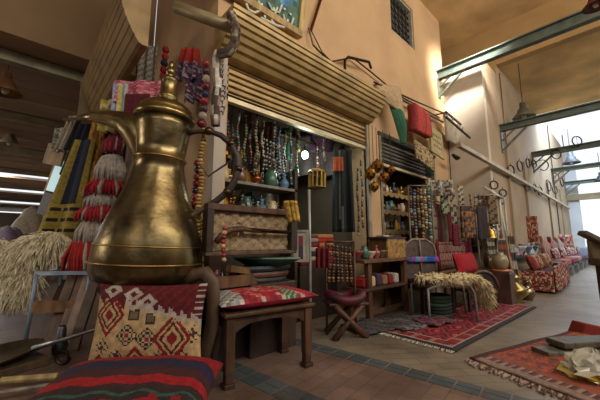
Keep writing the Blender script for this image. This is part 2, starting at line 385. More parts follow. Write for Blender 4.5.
# ---- conduits, cables and pipes on the wall
b = B()
pp = [py(u, v, FY-.06) for u, v in ((309, 28), (313, 45), (330, 62), (345, 59), (352, 57), (371, 72), (400, 96), (440, 118))]
b.tube(pp, .012, '4c4036', 6).build('cable_conduit', 'metal', **L('thin dark conduit sagging along the near wall above the shutter', 'conduit'))
B().tube([py(345, 76, FY-.1), py(345, 60, FY-.1), py(348, 57, FY-.14), py(369, 62, FY-.16), py(371, 68, FY-.2)], .02, '403730', 7).build('bent_pipe', 'metal', **L('short bent dark pipe bracket on the near wall over the shutter', 'pipe'))
B().tube([py(311, 30, FY-.04), py(322, 52, FY-.05), py(336, 66, FY-.05)], .008, '38302a', 5).build('loose_cable', 'plastic', **L('loose black cable looping right of the gilt sign', 'cable'))
B().tube([py(380, 86, FY-.1), py(410, 104, FY-.1), py(443, 122, FY-.1)], .022, '6f6a5c', 7).build('wall_pipe', 'steel', **L('grey pipe from the beige cloth to the corner bracket', 'pipe'))
a = Vector((4.85, PJ-.08, 2.40)); c = Vector((17.4, PJ-.08, 2.36))
B().bar(a, c, .07, .07, 'b3a68a').build('gutter_rail', 'steel', **L('long straight beige rail running along the far wall', 'rail'))
B().tube([Vector((8, PJ-.03, 2.9)), Vector((8.02, PJ-.03, 4.9))], .012, '5c4a38', 5).build('cable_drop', 'plastic', **L('thin cable dropping down the far wall above the large lamp', 'cable'))
for k, (u0, u1) in enumerate(((547, 545), (562, 560))):
    p = py(u0, 125+10*k, PJ-.05); q = Vector((p.x+.02, p.y, 1.2))
    B().tube([p, p.lerp(q, .5)+Vector((.05, 0, 0)), q], .02, '5d5248', 6).build('drain_pipe', 'metal', **L('dark vertical pipe on the far wall, %s of two' % ('nearer' if k == 0 else 'farther'), 'pipe'))
# ---- pendant lamps
def pendant(p, top, sc, lab, shade='6d6a5c', name='pendant_lamp'):
    t = thing(name, lab, 'lamp', p, 0, 'pendant lamps over the street')
    B().lathe([(.05, .27), (.055, .17), (.09, .14), (.1, .09), (.18, .0), (.175, -.012), (.09, .06), (.02, .1)], (0, 0, 0), shade, 20).build('shade', 'steel', t, smooth=True)
    B().ball((0, 0, .03), .045, .045, .06, 'cfc8b4').build('bulb', 'ceramic', t, smooth=True)
    B().tube([(0, 0, .26), (0, 0, (top-p[2])/sc)], .008, '4b4234', 5).build('cord', 'plastic', t)
    t.scale = (sc, sc, sc); return t
pendant(pz(524, 117, 3.80), 5.15, 1.28, 'large grey bell pendant lamp hanging between the two nearest beams')
pendant((15.0, 1.2, 3.86), 5.2, 1.55, 'grey bell lamp silhouetted on the bright sky between two beams', '50535a')
pendant((17.4, .55, 3.42), 4.6, 1.3, 'small dark bell lamp below the second sky lamp', '4a4d55')
pendant((17.7, .1, 3.1), 4.4, 1.2, 'small dark lamp at the right edge above the sunlit end', '4a4d55')
pendant(pd(596, 6, 3.2), WZ, .7, 'rusty hook lamp at the top right corner of the picture', '6a3520')
# ---- lane lamps (left)
pendant(pd(5, 92, 3.6), 3.3, 1.0, 'round wooden lamp disc hanging from the lane roof at far left', '7a5230')
pendant(pd(9, 144, 6.5), 3.3, 1.2, 'dusty white lamp hanging below the beams of the lane', 'a59a88')

B().tube([py(374, 82, 2.26), py(415, 101, 2.26), py(446, 114, 2.26)], .014, '4c463c', 6).build('sign_bar', 'metal', smooth=True, **L('thin dark bar in front of the wall from which rug, fan and signs hang', 'bar'))
for u, v, nm in ((380, 85, 'near'), (444, 113, 'far')):
    a = py(u, v, 2.26); B().tube([a, Vector((a.x, 2.38, a.z+.01)), Vector((a.x, 2.5, a.z+.02))], .012, '4c463c', 6).build('bar_bracket', 'metal', **L('small bracket at the %s end of the thin dark hanging bar' % nm, 'bracket'))
B().tube([pd(64, 119, 3.95), pd(95, 119, 3.4), pd(133, 119, 2.95)], .018, '5a4630', 7).build('robe_pole', 'wood', smooth=True, **L('wooden pole behind the pot spout carrying the hanging robes', 'pole'))
# ================================================================ FOREGROUND
def axes(p, rz=CAMRZ, lean=0):      # world matrix: x right of the view, y away, z up
    return Matrix.Translation(p) @ Matrix.Rotation(rz, 4, 'Z') @ Matrix.Rotation(lean, 4, 'X')
# --- pattern functions --------------------------------------------------
RED = '7c1018'; MAR = '520a12'; CRM = 'b69a6e'; NAV = '1f2240'; WHT = 'c9bfae'
def kilim(i, j, ni, nj):
    u = i/ni; v = j/nj
    jag = .035*((int(u*30) % 3)-1)
    lim = .17+.33*u+jag
    if v < lim:      # maroon field with pale stepped figures along its slanting lower edge
        if v > lim-.07 and u > .3: return 'a49a90'
        for cx_, cy_ in ((.16, .07), (.36, .12), (.50, .22)):
            a = abs(u-cx_)/.08; c_ = abs(v-cy_)/.09
            if a+c_ < 1.15: return MAR if a+c_ < .45 else 'a49a90'
        if u > .92: return 'a49a90' if int(v*40) % 3 == 0 else MAR
        return '6c1018' if (int(u*40)+int(v*26)) % 4 == 0 else MAR
    for cx_, cy_, rx, ry in ((.17, .38, .15, .26), (.75, .66, .17, .30), (.44, 1.02, .17, .28), (.12, 1.04, .13, .2)):
        d = abs(u-cx_)/rx+abs(v-cy_)/ry
        if d < .3: return RED
        if d < .5: return CRM
        if d < .66: return MAR
        if d < .78: return CRM
        if d < 1.0: return RED
    for cx_, cy_ in ((.40, .38), (.55, .42)):
        a = abs(u-cx_)/.045; c_ = abs(v-cy_)/.065
        if max(a, c_) < 1: return '3c2a30' if max(a, c_) > .7 else ('7c6a3c' if (i+j) % 2 else '5c4a3c')
    for cx_, cy_ in ((.36, .62), (.53, .66)):
        a = abs(u-cx_)/.09; c_ = abs(v-cy_)/.13
        if a+c_ < 1.1: return ('8c1a22' if a+c_ < .35 else '2c2630') if (int(a*5)+int(c_*5)) % 2 == 0 else 'b69a6e'
    for cx_, cy_ in ((.14, .76), (.64, .90), (.84, .90), (.28, .86), (.93, .62)):
        a = abs(u-cx_)/.065; c_ = abs(v-cy_)/.10
        if a+c_ < 1.2 and (int(u*60)*7+int(v*40)*5) % 3 == 0: return '2e2430'
        if a+c_ < .4: return '4c2630'
    return CRM
def cushion_mesh(W, H, T, ni, nj, col, back='5a3a2c', pinch=.06):
    """pillow standing in x (width) and z (height), bulging along y"""
    b = B()
    def f(sgn):
        def g(u, v):
            a = u*2-1; c = v*2-1
            k = max(0, (1-abs(a)**3.2))**.55*max(0, (1-abs(c)**3.2))**.55
            pin = 1-pinch*(1-abs(c)**2) if abs(a) > .0 else 1
            x = a*W/2*(1-pinch*(1-c*c)*abs(a)**3); z = c*H/2*(1-pinch*(1-a*a)*abs(c)**3)
            return Vector((x, sgn*T/2*k, z+H/2))
        return g
    for sg in (-1, 1):
        P = [[f(sg)(i/ni, j/nj) for j in range(nj+1)] for i in range(ni+1)]
        k0 = len(b.v); b.v += [p for r in P for p in r]
        for i in range(ni):
            for j in range(nj):
                q = [k0+i*(nj+1)+j, k0+(i+1)*(nj+1)+j, k0+(i+1)*(nj+1)+j+1, k0+i*(nj+1)+j+1]
                b.f.append(q if sg < 0 else q[::-1]); b.c.append(lin(col(i, nj-1-j, ni, nj) if sg < 0 else back))
    return b
def cushion(name, lab, cat, p, rz, lean, W, H, T, col, ni=48, nj=32, group=None, back='5a3a2c', piping=None, kind='cloth'):
    kw = L(lab, cat, group)
    o = cushion_mesh(W, H, T, ni, nj, col, back).build(name, kind, None, smooth=True, loc=p, rot=(lean, 0, rz), **kw)
    return o
# --- tall brass dallah on its stand ---------------------------------------
DD = 2.25; k_ = DD/307*.955
base = pd(147, 281, DD)
t = thing('coffee_pot', 'giant tarnished brass coffee pot with a beak spout and finial lid', 'coffee pot', base, 0, None, rot=(0, math.radians(2.6), CAMRZ))
def zz(v): return (281-v)*k_*1.047
prof = [(44, 281), (50, 278), (53, 270), (53.5, 262), (53, 256), (52.2, 248), (50.5, 240), (47.5, 230), (43.5, 220), (39.5, 210), (35.5, 200), (31.8, 190), (28.4, 180), (26, 170), (24.5, 160), (26, 158.5), (26, 156), (24.5, 154.5), (25.5, 145), (27, 133), (28.5, 122), (29, 114)]
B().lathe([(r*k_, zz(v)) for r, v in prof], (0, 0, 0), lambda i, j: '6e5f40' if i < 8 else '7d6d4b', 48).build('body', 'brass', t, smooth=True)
for v, r, n_ in ((157, 26, 0), (262, 54, 0), (246, 51.6, 0)): B().tube([(r*k_*math.cos(a*PI/24), r*k_*math.sin(a*PI/24), zz(v)) for a in range(48)], .007, 'b08f52', 6, True).build('raised_ring', 'brass', t, smooth=True)
B().lathe([(r*k_, zz(v)) for r, v in [(30, 115), (32, 113), (32, 109), (29, 107), (29.5, 105), (27, 101), (22, 97), (14, 93), (9.5, 91), (9, 90), (10.5, 88), (10, 86), (8.5, 84), (8.5, 70), (9.5, 68), (9, 66), (4, 64), (3, 62), (4.5, 60), (5.5, 57), (4, 54), (2.2, 52), (3, 50), (2.5, 47), (.6, 44)]], (0, 0, 0), '85734a', 40).build('lid', 'brass', t, smooth=True)
# spout: a beak that leaves the shoulder and points left
sp_ = [(-19, 170, 5), (-22, 152, 9), (-27, 136, 14), (-35, 124, 15), (-48, 116, 12), (-64, 113, 9), (-82, 112, 6), (-98, 113.5, 1.2)]
b = B().tube([(x*k_, 0, zz(v)) for x, v, r in sp_], [r*k_ for x, v, r in sp_], '7b6b48', 14, flat=.62)
b.build('spout', 'brass', t, smooth=True)
hd = [(27, 126, 4), (36, 124, 3.2), (50, 123, 3.6), (64, 127, 4), (76, 136, 4.3), (84, 149, 4.6), (86, 163, 4.6), (83, 176, 4.6), (76, 188, 4.6), (65, 198, 4.4), (53, 206, 4), (42, 213, 3.6), (34, 216, 3)]
ho = B().tube([(x*k_, 0, zz(v)) for x, v, r in hd], [r*k_*.82 for x, v, r in hd], lambda i, j: '3a2e28' if i < 10 else '6b5a3e', 12).build('handle', 'leather', t, smooth=True)
for x, v in ((50, 123), (76, 136), (86, 163), (76, 188)):
    B().ball((x*k_, 0, zz(v)), .034, .034, .034, '4e4030', 10, 6).build('collar', 'brass', ho, smooth=True)
B().tube([(84*k_, 0, zz(150)), (66*k_, 0, zz(163)), (54*k_, 0, zz(172)), (44*k_, 0, zz(160))], .008, '4a3c30', 6).build('strap', 'leather', t)
# low stand under the pot
b0 = Vector((base.x, base.y, 0))
t = thing('low_stand', 'dark wooden stand carrying the giant brass pot, behind the cushions', 'stand', b0, CAMRZ)
H_ = base.z
B().box(-.20, .36, -.24, .34, H_-.05, H_-.001, '2a1d16').build('top', 'wood', t, bevel=.006)
B().box(-.18, .33, -.22, .31, .1, H_-.05, '1e1612').build('body', 'wood', t)
for x in (-.18, .27):
    for y in (-.2, .25): B().box(x, x+.05, y, y+.05, 0, .1, '34251c').build('leg', 'wood', t)
# --- cushions --------------------------------------------------------------
c = pd(145, 352, 1.86); c.z = .19
cushion('patterned_cushion', 'large cream and maroon kilim cushion with diamonds, leaning under the brass pot', 'cushion', c, CAMRZ+.03, -.14, .66, .46, .15, kilim, 84, 60)
def stripes(i, j, ni, nj):
    v = (j/nj)+.012*math.sin(i*.5)
    for e, c_ in ((.26, '8a0e14'), (.30, '3a1420'), (.40, '1e1c3c'), (.45, '2e1c2c'), (.53, '42181c'), (.57, '361c20'), (.69, '960f15'), (.74, '3a1a1e')):
        if v < e: return c_
    if v < .86:
        y = .795+.018*math.sin(i*.45)
        return '2a5040' if abs(v-y) < .014 else ('7c1418' if i > 38 and i % 7 < 3 and v > .81 else '2c1c20')
    return '960f15' if v < .93 else '502024'
cf = pd(128, 372, 1.60); cf.z = .15
b = B()
W_, D_, T_ = .86, .56, .24
NI, NJ = 60, 100
def pil(sg):
    def g(u, v):
        a = u*2-1; c_ = v*2-1
        k = max(0, (1-abs(a)**3.5))**.5*max(0, (1-abs(c_)**3.5))**.5
        return Vector((a*W_/2*(1-.07*(1-c_*c_)*abs(a)**3), c_*D_/2*(1-.06*(1-a*a)*abs(c_)**3), sg*T_/2*k))
    return g
for sg in (-1, 1):
    g = pil(sg); k0 = len(b.v); b.v += [g(i/NI, j/NJ) for i in range(NI+1) for j in range(NJ+1)]
    for i in range(NI):
        for j in range(NJ):
            q = [k0+i*(NJ+1)+j, k0+(i+1)*(NJ+1)+j, k0+(i+1)*(NJ+1)+j+1, k0+i*(NJ+1)+j+1]
            b.f.append(q if sg > 0 else q[::-1]); b.c.append(lin(stripes(i, NJ-1-j, NI, NJ)))
b.build('striped_cushion', 'cloth', smooth=True, loc=cf, rot=(.10, 0, CAMRZ+.10), **L('big red cushion with navy and green stripes lying on the ground in front', 'cushion'))
# --- foreground stool ------------------------------------------------------
A0 = Vector((1.03, 1.79, 0)); B0 = Vector((1.62, 1.70, 0)); ux = (B0-A0).normalized(); SR = math.atan2(ux.y, ux.x)
t = thing('wooden_stool', 'square legged brown wooden stool under the embroidered cushion, nearest the camera', 'stool', A0, SR)
SWd, SDp, SHt = .60, .34, .43
for x in (0, SWd):
    for y in (0, SDp):
        lg = B(); lg.box(x-.03, x+.03, y-.03, y+.03, .09, SHt-.005, '533824'); lg.box(x-.036, x+.036, y-.036, y+.036, .0, .03, '3c281a'); lg.box(x-.026, x+.026, y-.026, y+.026, .03, .09, '452e1e')
        lg.build('leg', 'wood', t, bevel=.005)
b = B()
arch = [(0.03, SHt-.01), (0.03, SHt-.11), (.07, SHt-.085), (.14, SHt-.06), (SWd/2, SHt-.05), (SWd-.14, SHt-.06), (SWd-.07, SHt-.085), (SWd-.03, SHt-.11), (SWd-.03, SHt-.01)]
for y in (-.015, SDp-.015): B().prism(arch, y, y+.03, '48301f').build('apron', 'wood', t)
for x in (-.012, SWd-.012): B().box(x, x+.024, .03, SDp-.03, SHt-.09, SHt-.01, '48301f').build('side_rail', 'wood', t)
B().box(-.05, SWd+.05, -.05, SDp+.05, SHt-.005, SHt+.02, '553826').build('seat', 'wood', t, bevel=.006)
def emb(i, j, ni, nj):
    u = i/ni; v = j/nj; d = math.hypot((u-.42)/.22, (v-.5)/.42); e = math.hypot((u-.85)/.16, (v-.5)/.45)
    a = math.atan2(v-.5, u-.42)
    if d < 1: return 'a01c26' if (int(d*5)+int(a*3)) % 3 else ('d0605c' if d > .35 else 'c9aaa0')
    if e < 1: return 'b3283a' if int(e*6) % 2 else 'a02030'
    if .62 < u < .74: return '3f6e46' if (i+j) % 3 else 'a8a090'
    if u < .2: return ['a8a8a0', '8d9298', 'c5bfb2', '6a6a70'][(i//2+j//2) % 4]
    return ['a8a296', '8c2030', '9c2836', 'a33240', '7c1a28'][(i//2*3+j//2*2) % 5]
b = cushion_mesh(SWd+.16, SDp+.12, .11, 48, 30, emb, 'a01f38')
M = Matrix.Rotation(-PI/2, 4, 'X')
b.v = [Vector((p.x, p.z-(SDp+.12)/2, -p.y)) for p in b.v]
for p in b.v: p.z = max(p.z, -.05)
o = b.build('embroidered_cushion', 'cloth', smooth=True, loc=A0+Matrix.Rotation(SR, 3, 'Z')@Vector((SWd/2, SDp/2, SHt+.072)), rz=SR, **L('crimson embroidered seat cushion with rosettes on the front wooden stool', 'cushion'))
# --- folding camel stool behind -------------------------------------------
p = pz(338, 338, 0); p = Vector((2.42, 1.98, 0))
t = thing('folding_stool', 'crossed leg wooden folding stool with a maroon leather ring seat', 'stool', p, CAMRZ+.2)
for a, c_ in (((-.16, -.14, 0), (.14, -.1, .30)), ((.17, -.12, 0), (-.14, -.12, .30)), ((-.16, .14, 0), (.14, .1, .30)), ((.17, .12, 0), (-.14, .12, .30))):
    B().tube([a, Vector(a).lerp(Vector(c_), .5), c_], [.034, .024, .03], '5a3826', 8).build('leg', 'wood', t, smooth=True)
B().tube([(.17*math.cos(a*PI/10), .15*math.sin(a*PI/10), .37+.02*math.cos(a*PI/5)) for a in range(20)], .045, lambda i, j: '5a1420' if i % 4 else '35222a', 8, True).build('seat', 'leather', t, smooth=True)
B().box(-.2, .2, -.13, .13, .295, .325, '4a2e20').build('cross_rail', 'wood', t, bevel=.01)
# --- carved camel saddle post between cushion and stool
pp = [pd(u, v, 2.02) for u, v in ((195, 282), (200, 270), (207, 272), (212, 285), (213, 305), (210, 330))]
t = thing('camel_saddle', 'worn carved wooden camel saddle standing right of the kilim cushion', 'saddle', Vector((pp[3].x, pp[3].y, 0)), CAMRZ)
B().tube([(-.16, 0, .64), (-.11, 0, .69), (-.05, 0, .70), (0, 0, .64), (.01, 0, .52), (.01, 0, .38), (-.03, 0, .2), (-.04, 0, 0)], [.03, .045, .05, .05, .045, .045, .04, .04], '54402e', 10, flat=.7).build('front_arch', 'wood', t, smooth=True)
B().tube([(-.13, .16, .58), (-.09, .16, .6), (-.02, .16, .5), (.0, .16, .3), (-.03, .16, .0)], [.03, .035, .035, .035, .03], '4a382b', 8).build('rear_arch', 'wood', t, smooth=True)
B().box(-.03, .02, .0, .16, .3, .36, '4a382b').build('side_bar', 'wood', t)
# garland of shells hanging left of the dallah handle
def strand(u, v0, v1, dep, r, cols, lab, cat='bead strand', name='bead_strand', group=None, kind='ceramic', n=None, sway=.01):
    a = pd(u, v0, dep); z = pd(u, v1, dep).z; b = B(); L_ = a.z-z; n = n or max(5, min(60, int(L_/(1.7*r)))); ph = rnd(0, 6)
    for k in range(n):
        x = sway*math.sin(k*.5+ph)
        b.ball((x, 0, -L_*(k+.5)/n), r*rnd(.8, 1.15), r*rnd(.8, 1.1), L_/n*.55, cols[k % len(cols)] if isinstance(cols, list) else cols, 7, 4)
    b.tube([(0, 0, .0), (0, 0, -L_)], .003, '30261c', 4)
    return b.build(name, kind, smooth=True, loc=a, **L(lab, cat, group))
strand(203, 128, 272, 2.30, .026, ['a88440', '96702c', 'b89a58', '8e6a34', 'bca064'], 'thick garland of amber yellow shells hanging beside the brass pot', 'garland', 'shell_garland', n=40)
b = B(); a = pd(205, 60, 2.4)
strand(206, 60, 128, 2.42, .04, ['8c2a30', '503040', 'b8a898', '702030', '2c3450'], 'dark red and blue beaded tassel above the amber garland', 'tassel', 'beaded_tassel')
strand(197, 160, 265, 2.6, .035, ['7a1f2c', '35203a', '8f3038'], 'maroon bead string between the brass pot and the amber garland', 'bead strand')
# --- textiles up left behind the lid
def hang(name, lab, cat, u0, v0, u1, v1, dep, col, wave=.03, nu=14, nv=20, lean=0, sh=0, taper=1.0, group=None, kind='cloth', ph=None, ydir=None, th=.008, folds=2.5):
    """cloth hanging from (u0..u1, v0) down to v1 at forward distance dep; sh shifts the hem sideways in px"""
    a = pd(u0, v0, dep); c_ = pd(u1, v0, dep); zb = pd((u0+u1)/2+sh, v1, dep+lean); W = (c_-a).length; h = a.z-zb.z; ph = rnd(0, 6) if ph is None else ph
    shm = ((zb-pd((u0+u1)/2, v1, dep)).dot(Vector((_s, -_c, 0))))
    def f(u, v):
        tp = 1+(taper-1)*v
        return Vector(((u-.5)*W*tp+shm*v, wave*math.sin(u*folds*2*PI+ph)*(.35+.65*v)+lean*v, -h*v))
    m = (a+c_)/2; m.z = a.z
    return B().sheet(f, nu, nv, (lambda i, j: col(i/nu, j/nv)) if callable(col) else col, th).build(name, kind, smooth=True, loc=m, rz=CAMRZ if ydir is None else ydir, **L(lab, cat, group))
hang('floral_cloth', 'pink cloth with red flowers bunched behind the pot lid', 'cloth', 113, 81, 170, 104, 2.75, lambda u, v: random.choice(['b8566a', 'c06a78', 'a83a50', 'd09098']), .05)
hang('maroon_cloth', 'plain maroon cloth hanging just left of the pot lid', 'cloth', 126, 94, 150, 140, 2.7, '55101c', .02)
hang('striped_scarf', 'pale blue and white scarf left of the maroon cloth', 'scarf', 114, 84, 128, 128, 2.72, lambda u, v: ['8f9ab8', 'b4b0a8', 'c8b860'][int(u*5) % 3], .02)
hang('yellow_scarf', 'yellow and cream cloth bundled above the pot spout', 'scarf', 101, 100, 121, 132, 2.85, lambda u, v: ['b0a04a', 'c8bc8a', '8a7a3a'][int(v*7+u*2) % 3], .04)
strand(165, 46, 80, 2.9, .035, ['8a1c20', '9c2428', '1c2436'], 'small red flower and dark blue feather ornament left of the pot finial', 'ornament', 'feather_ornament', n=5, kind='cloth')
hang('lace_net', 'grey net of beads and string hanging above the floral cloth', 'net', 137, 46, 158, 84, 3.0, lambda u, v: ['8a8478', '6a6258', '9c968a'][int(u*14+v*20) % 3], .03)
hang('folk_doll_cloth', 'red and indigo dressed folk doll hanging right of the pot finial', 'doll', 182, 48, 199, 80, 2.7, lambda u, v: 'a02c20' if v < .45 else random.choice(['38304a', '602830', '888090']), .04, taper=1.5)
hang('tasselled_cloth', 'blue red and white patterned sash beside the folk doll', 'sash', 186, 75, 208, 102, 2.72, lambda u, v: random.choice(['3c3c58', '7c2834', 'a09aa4', '2a2434']), .05)
# fringed red and white tassel banner
def tassel_banner():
    dep = 2.95
    top = pd(108, 152, dep); t = thing('tassel_banner', 'long banner of alternating white and red fringed tiers left of the brass pot', 'tassel banner', top, CAMRZ)
    z0 = top.z
    tiers = [(116, 136, 152, 8, '8d2638'), (112, 157, 182, 13, 'a8a096'), (107, 180, 196, 16, 'a81c28'), (101, 194, 208, 12, 'b4aca0'), (98, 206, 222, 15, 'a61e26'), (93, 220, 244, 11, 'b0a698'), (85, 242, 274, 16, 'a3201e')]
    R_ = Vector((_s, -_c, 0))
    for q, (u, v0, v1, hw, c_) in enumerate(tiers):
        a = pd(u, v0, dep); e = pd(u-5, v1, dep); b = B(); n = 34; k = dep/300
        ox = (a-top).dot(R_); oz = a.z-z0; ez = e.z-z0; ex = (e-top).dot(R_)
        for m in range(n):
            an = 2*PI*m/n; r0 = hw*k*.72; r1 = hw*k*rnd(.8, 1.25)
            b.tube([(ox+r0*math.cos(an), r0*.5*math.sin(an), oz), ((ox+ex)/2+r1*math.cos(an), r1*.5*math.sin(an), (oz+ez)/2), (ex+r1*math.cos(an+.1), r1*.5*math.sin(an+.1), ez+rnd(-.01, .015))], [.014, .017, .008], random.choice([c_]*7+['a89c90' if q in (0, 2, 4, 6) else '9c9488', 'b05a34' if q > 5 else '8c1420' if q in (2, 4) else c_]), 5)
        b.lathe([(hw*k*.7, -.02), (hw*k*.85, 0), (hw*k*.5, .02)], (ox, 0, oz), c_, 14, 1, .5)
        b.build('fringe_tier', 'cloth', t, smooth=True, label=('white' if c_ in ('a8a096', 'b4aca0', 'b0a698') else 'red')+' fringe tier')
    B().tube([(.13, 0, .75), (.08, 0, .2), (0, 0, -.1), (-.12, 0, -.8)], .01, '5a2020', 5).build('cord', 'cloth', t)
tassel_banner()
# robes on the lane side
def robe1(u, v):
    if v < .62: return '1c2033' if .25 < u < .8 else '8e7c34'
    q = int((v-.60)/.34*7); return '1f2028' if q % 2 and q < 7 and int(u*13) % 4 else '9a8636'
hang('embroidered_robe', 'olive and navy robe with black checked hem hanging over the lane', 'robe', 76, 140, 95, 243, 3.2, robe1, .04, 18, 30, sh=-20, taper=1.9, folds=1.5)
hang('golden_robe', 'mustard gold spotted robe hanging next to the fringed banner', 'robe', 92, 121, 108, 240, 3.25, lambda u, v: random.choice(['8c6a24', '9c7a2c', '84601e', 'a8842e', '7a3c1c']), .05, 14, 28, sh=-16, taper=1.3, folds=2)
hang('black_robe', 'plain black robe between the gold robe and the tasselled banner', 'robe', 106, 121, 121, 215, 3.3, '16141c', .05, sh=-12)
hang('navy_robe', 'dark navy robe end behind the golden robe', 'robe', 80, 124, 96, 175, 3.7, '14182a', .04, sh=-14)
hang('purple_shawl', 'purple and rose shawl folded by the top of the tasselled banner', 'shawl', 114, 124, 130, 176, 3.1, lambda u, v: ['5c4460', '8a5a6c', '9c8c88'][int(u*6) % 3], .04)
hang('cream_shawl', 'cream and black cloth hanging at the left end of the robes', 'shawl', 70, 116, 82, 150, 3.9, lambda u, v: 'a89c88' if u < .6 else '20201f', .04, sh=-10)
# wooden notice board and lit glass sign by the lane
t = thing('display_case', 'bright lit glass case with bluish reflections behind the robes', 'display case', pd(46, 216, 4.6), CAMRZ, rot=(0, math.radians(14), CAMRZ))
B().box(-.16, .2, 0, .25, 0, .35, '42404a').build('base', 'paint', t)
def gl(u, v): return random.choice(['b8d0d0', '8fb4c0', 'd8e4dc', '5a7a8c'])
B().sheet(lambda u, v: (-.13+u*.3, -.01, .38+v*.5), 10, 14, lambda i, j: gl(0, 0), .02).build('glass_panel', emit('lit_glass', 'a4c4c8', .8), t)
B().box(-.16, -.13, -.02, .25, .35, .92, 'a87a48').box(.17, .2, -.02, .25, .35, .92, '7c8488').box(-.13, .17, -.02, .25, .88, .92, '7c8488').build('frame', 'wood', t)
pb = pd(55, 152, 4.4)
B().box(-.14, .14, 0, .04, -.2, .12, '8d7048').build('notice_board', 'wood', loc=pb, rot=(0, .2, CAMRZ), **L('small tan board hanging above the bright glass case', 'board'))
hang('white_net', 'white knotted net hanging above the tan board by the lane', 'net', 56, 128, 72, 152, 4.3, lambda u, v: random.choice(['a09a90', '7d766c', 'b8b0a4']), .05)
hang('poster_strip', 'pale poster with dark marks beside the lane shutter', 'poster', 84, 50, 95, 100, 4.9, lambda u, v: 'b4ae9c' if (int(v*9) % 3) else '6a6052', .01, sh=-8)
# --- sheepskin with long hair, hanging at the left edge
def fleece(name, lab, pts, hair, cols, group=None, nh=900, r=.012, par=None, ln=.12):
    """pts: list of (centre, radii) blobs; hair tufts grow from them"""
    b = B()
    for c_, rr in pts: b.ball(c_, rr[0], rr[1], rr[2], cols[0], 14, 9)
    for k in range(nh):
        c_, rr = random.choice(pts); a = rnd(0, 2*PI); zt = rnd(-1, 1); s_ = math.sqrt(1-zt*zt)
        n = Vector((s_*math.cos(a), s_*math.sin(a), zt)); p = Vector(c_)+Vector((n.x*rr[0], n.y*rr[1], n.z*rr[2]))
        d = (n*.6+Vector(hair)+Vector((rnd(-.3, .3), rnd(-.3, .3), rnd(-.3, .3)))).normalized(); l_ = ln*rnd(.6, 1.3)
        b.tube([p-n*.01, p+d*l_*.5, p+d*l_+Vector((0, 0, -l_*.25))], [r, r*.8, r*.15], random.choice(cols), 4)
    return b
q = pd(30, 262, 3.0)
t = thing('sheepskin', 'shaggy cream sheepskin hanging at the left edge over a metal chair', 'sheepskin', q, CAMRZ)
fleece('', '', [((.02, 0, .12), (.20, .09, .15)), ((.16, 0, .18), (.16, .08, .12)), ((-.12, 0, -.02), (.2, .09, .18)), ((-.2, 0, -.2), (.15, .08, .2)), ((-.02, 0, -.2), (.12, .07, .16)), ((-.3, 0, .02), (.12, .07, .2))], (.1, -.2, -.8), ['e8dcbc', 'd8ccaa', 'f0e8d0', 'c4b898'], nh=2600, r=.008, ln=.10).build('fleece', 'fur', t)
# pale blue metal chair frame
q = pz(30, 345, 0); q = Vector((.28, 3.7, 0)); q = pd(37, 346, 2.78); q.z = 0
t = thing('metal_chair', 'pale blue painted metal chair frame under the sheepskin', 'chair', q, CAMRZ+.15)
for x, y in ((-.1, 0), (.34, 0), (-.1, .36), (.34, .36)): B().tube([(x, y, 0), (x+.02, y, .3), (x+.03, y, .62)], .016, '8296ac', 8).build('leg', 'steel', t, smooth=True)
B().tube([(-.07, 0, .62), (.37, 0, .62), (.37, .36, .62), (-.07, .36, .62)], .018, '98acc0', 8, True).build('top_rail', 'steel', t, smooth=True)
B().box(-.08, .34, -.012, .012, .28, .38, '8c6a48').build('cross_board', 'wood', t)
# leaning planks
for k, (ub, ut, vt, dep, c_, lab) in enumerate(((48, 78, 262, 2.75, '5e4430', 'dark brown plank leaning left of the others against the stand'), (57, 88, 268, 2.7, '6e5440', 'medium brown worn plank in the middle of the leaning bundle'), (66, 94, 262, 2.68, '8a7260', 'pale grey plank leaning closest to the kilim cushion'), (40, 66, 280, 2.9, '4a3626', 'short dark plank leaning beneath the pale blue chair rail'), (73, 98, 272, 2.6, '57402e', 'narrow dark plank beside the pale plank'))):
    a = pz(ub, 349-(2 if k % 2 else 0), 0); a = pd(ub, 345, dep); a.z = .02; c2 = pd(ut, vt, dep+.25)
    B().bar(a, c2, .09, .025, c_, up=(_c, _s, 0)).build('wooden_plank', 'wood', bevel=.004, **L(lab, 'plank', 'planks leaning by the pot stand'))
# frying pan
q = pd(4, 367, 2.3); q.z = .10
t = thing('frying_pan', 'wide shallow dark iron pan with a long handle at the lower left', 'pan', q, 0, rot=(math.radians(4), math.radians(-6), CAMRZ+.1))
B().lathe([(.0, -.02), (.18, -.02), (.25, .015), (.257, .015), (.185, -.03), (0, -.03)][::-1], (-.05, 0, 0), '6a5843', 36).build('bowl', 'metal', t, smooth=True)
B().tube([(.18, 0, .012), (.36, .02, .04), (.6, .05, .08), (.85, .08, .13)], [.022, .016, .011, .011], 'a0a0a4', 8).build('handle', 'metal', t, smooth=True)
B().box(-.3, .2, -.2, .25, 0, .055, '5b4a36').build('wooden_board', 'wood', loc=(q.x, q.y, 0), rz=.3, bevel=.006, **L('wooden board on the ground beneath the iron pan', 'board'))
for k, (u0, v0, u1, v1) in enumerate(((0, 392, 58, 377), (0, 400, 60, 388))):
    a = pd(u0, v0, 2.0-.15*k); c2 = pd(u1, v1, 2.05-.1*k); a.z = .05; c2.z = .055
    B().tube([a, a.lerp(c2, .5), c2], .012 if k else .02, 'b09a66' if k == 0 else '8a8070', 8).build('thin_stick', 'wood', **L(['yellowish stick on the ground in front of the iron pan', 'grey rod lying nearest the lower left corner'][k], 'stick'))
t = None
B().lathe([(.0, 0), (.05, 0), (.06, .05), (.035, .12), (.03, .2), (.022, .22), (.0, .22)], (0, 0, 0), '6c7078', 16).build('metal_flask', 'metal', smooth=True, loc=(lambda p: (p.x, p.y, 0))(pd(60, 350, 2.6)), **L('small grey metal flask standing before the planks', 'flask'))
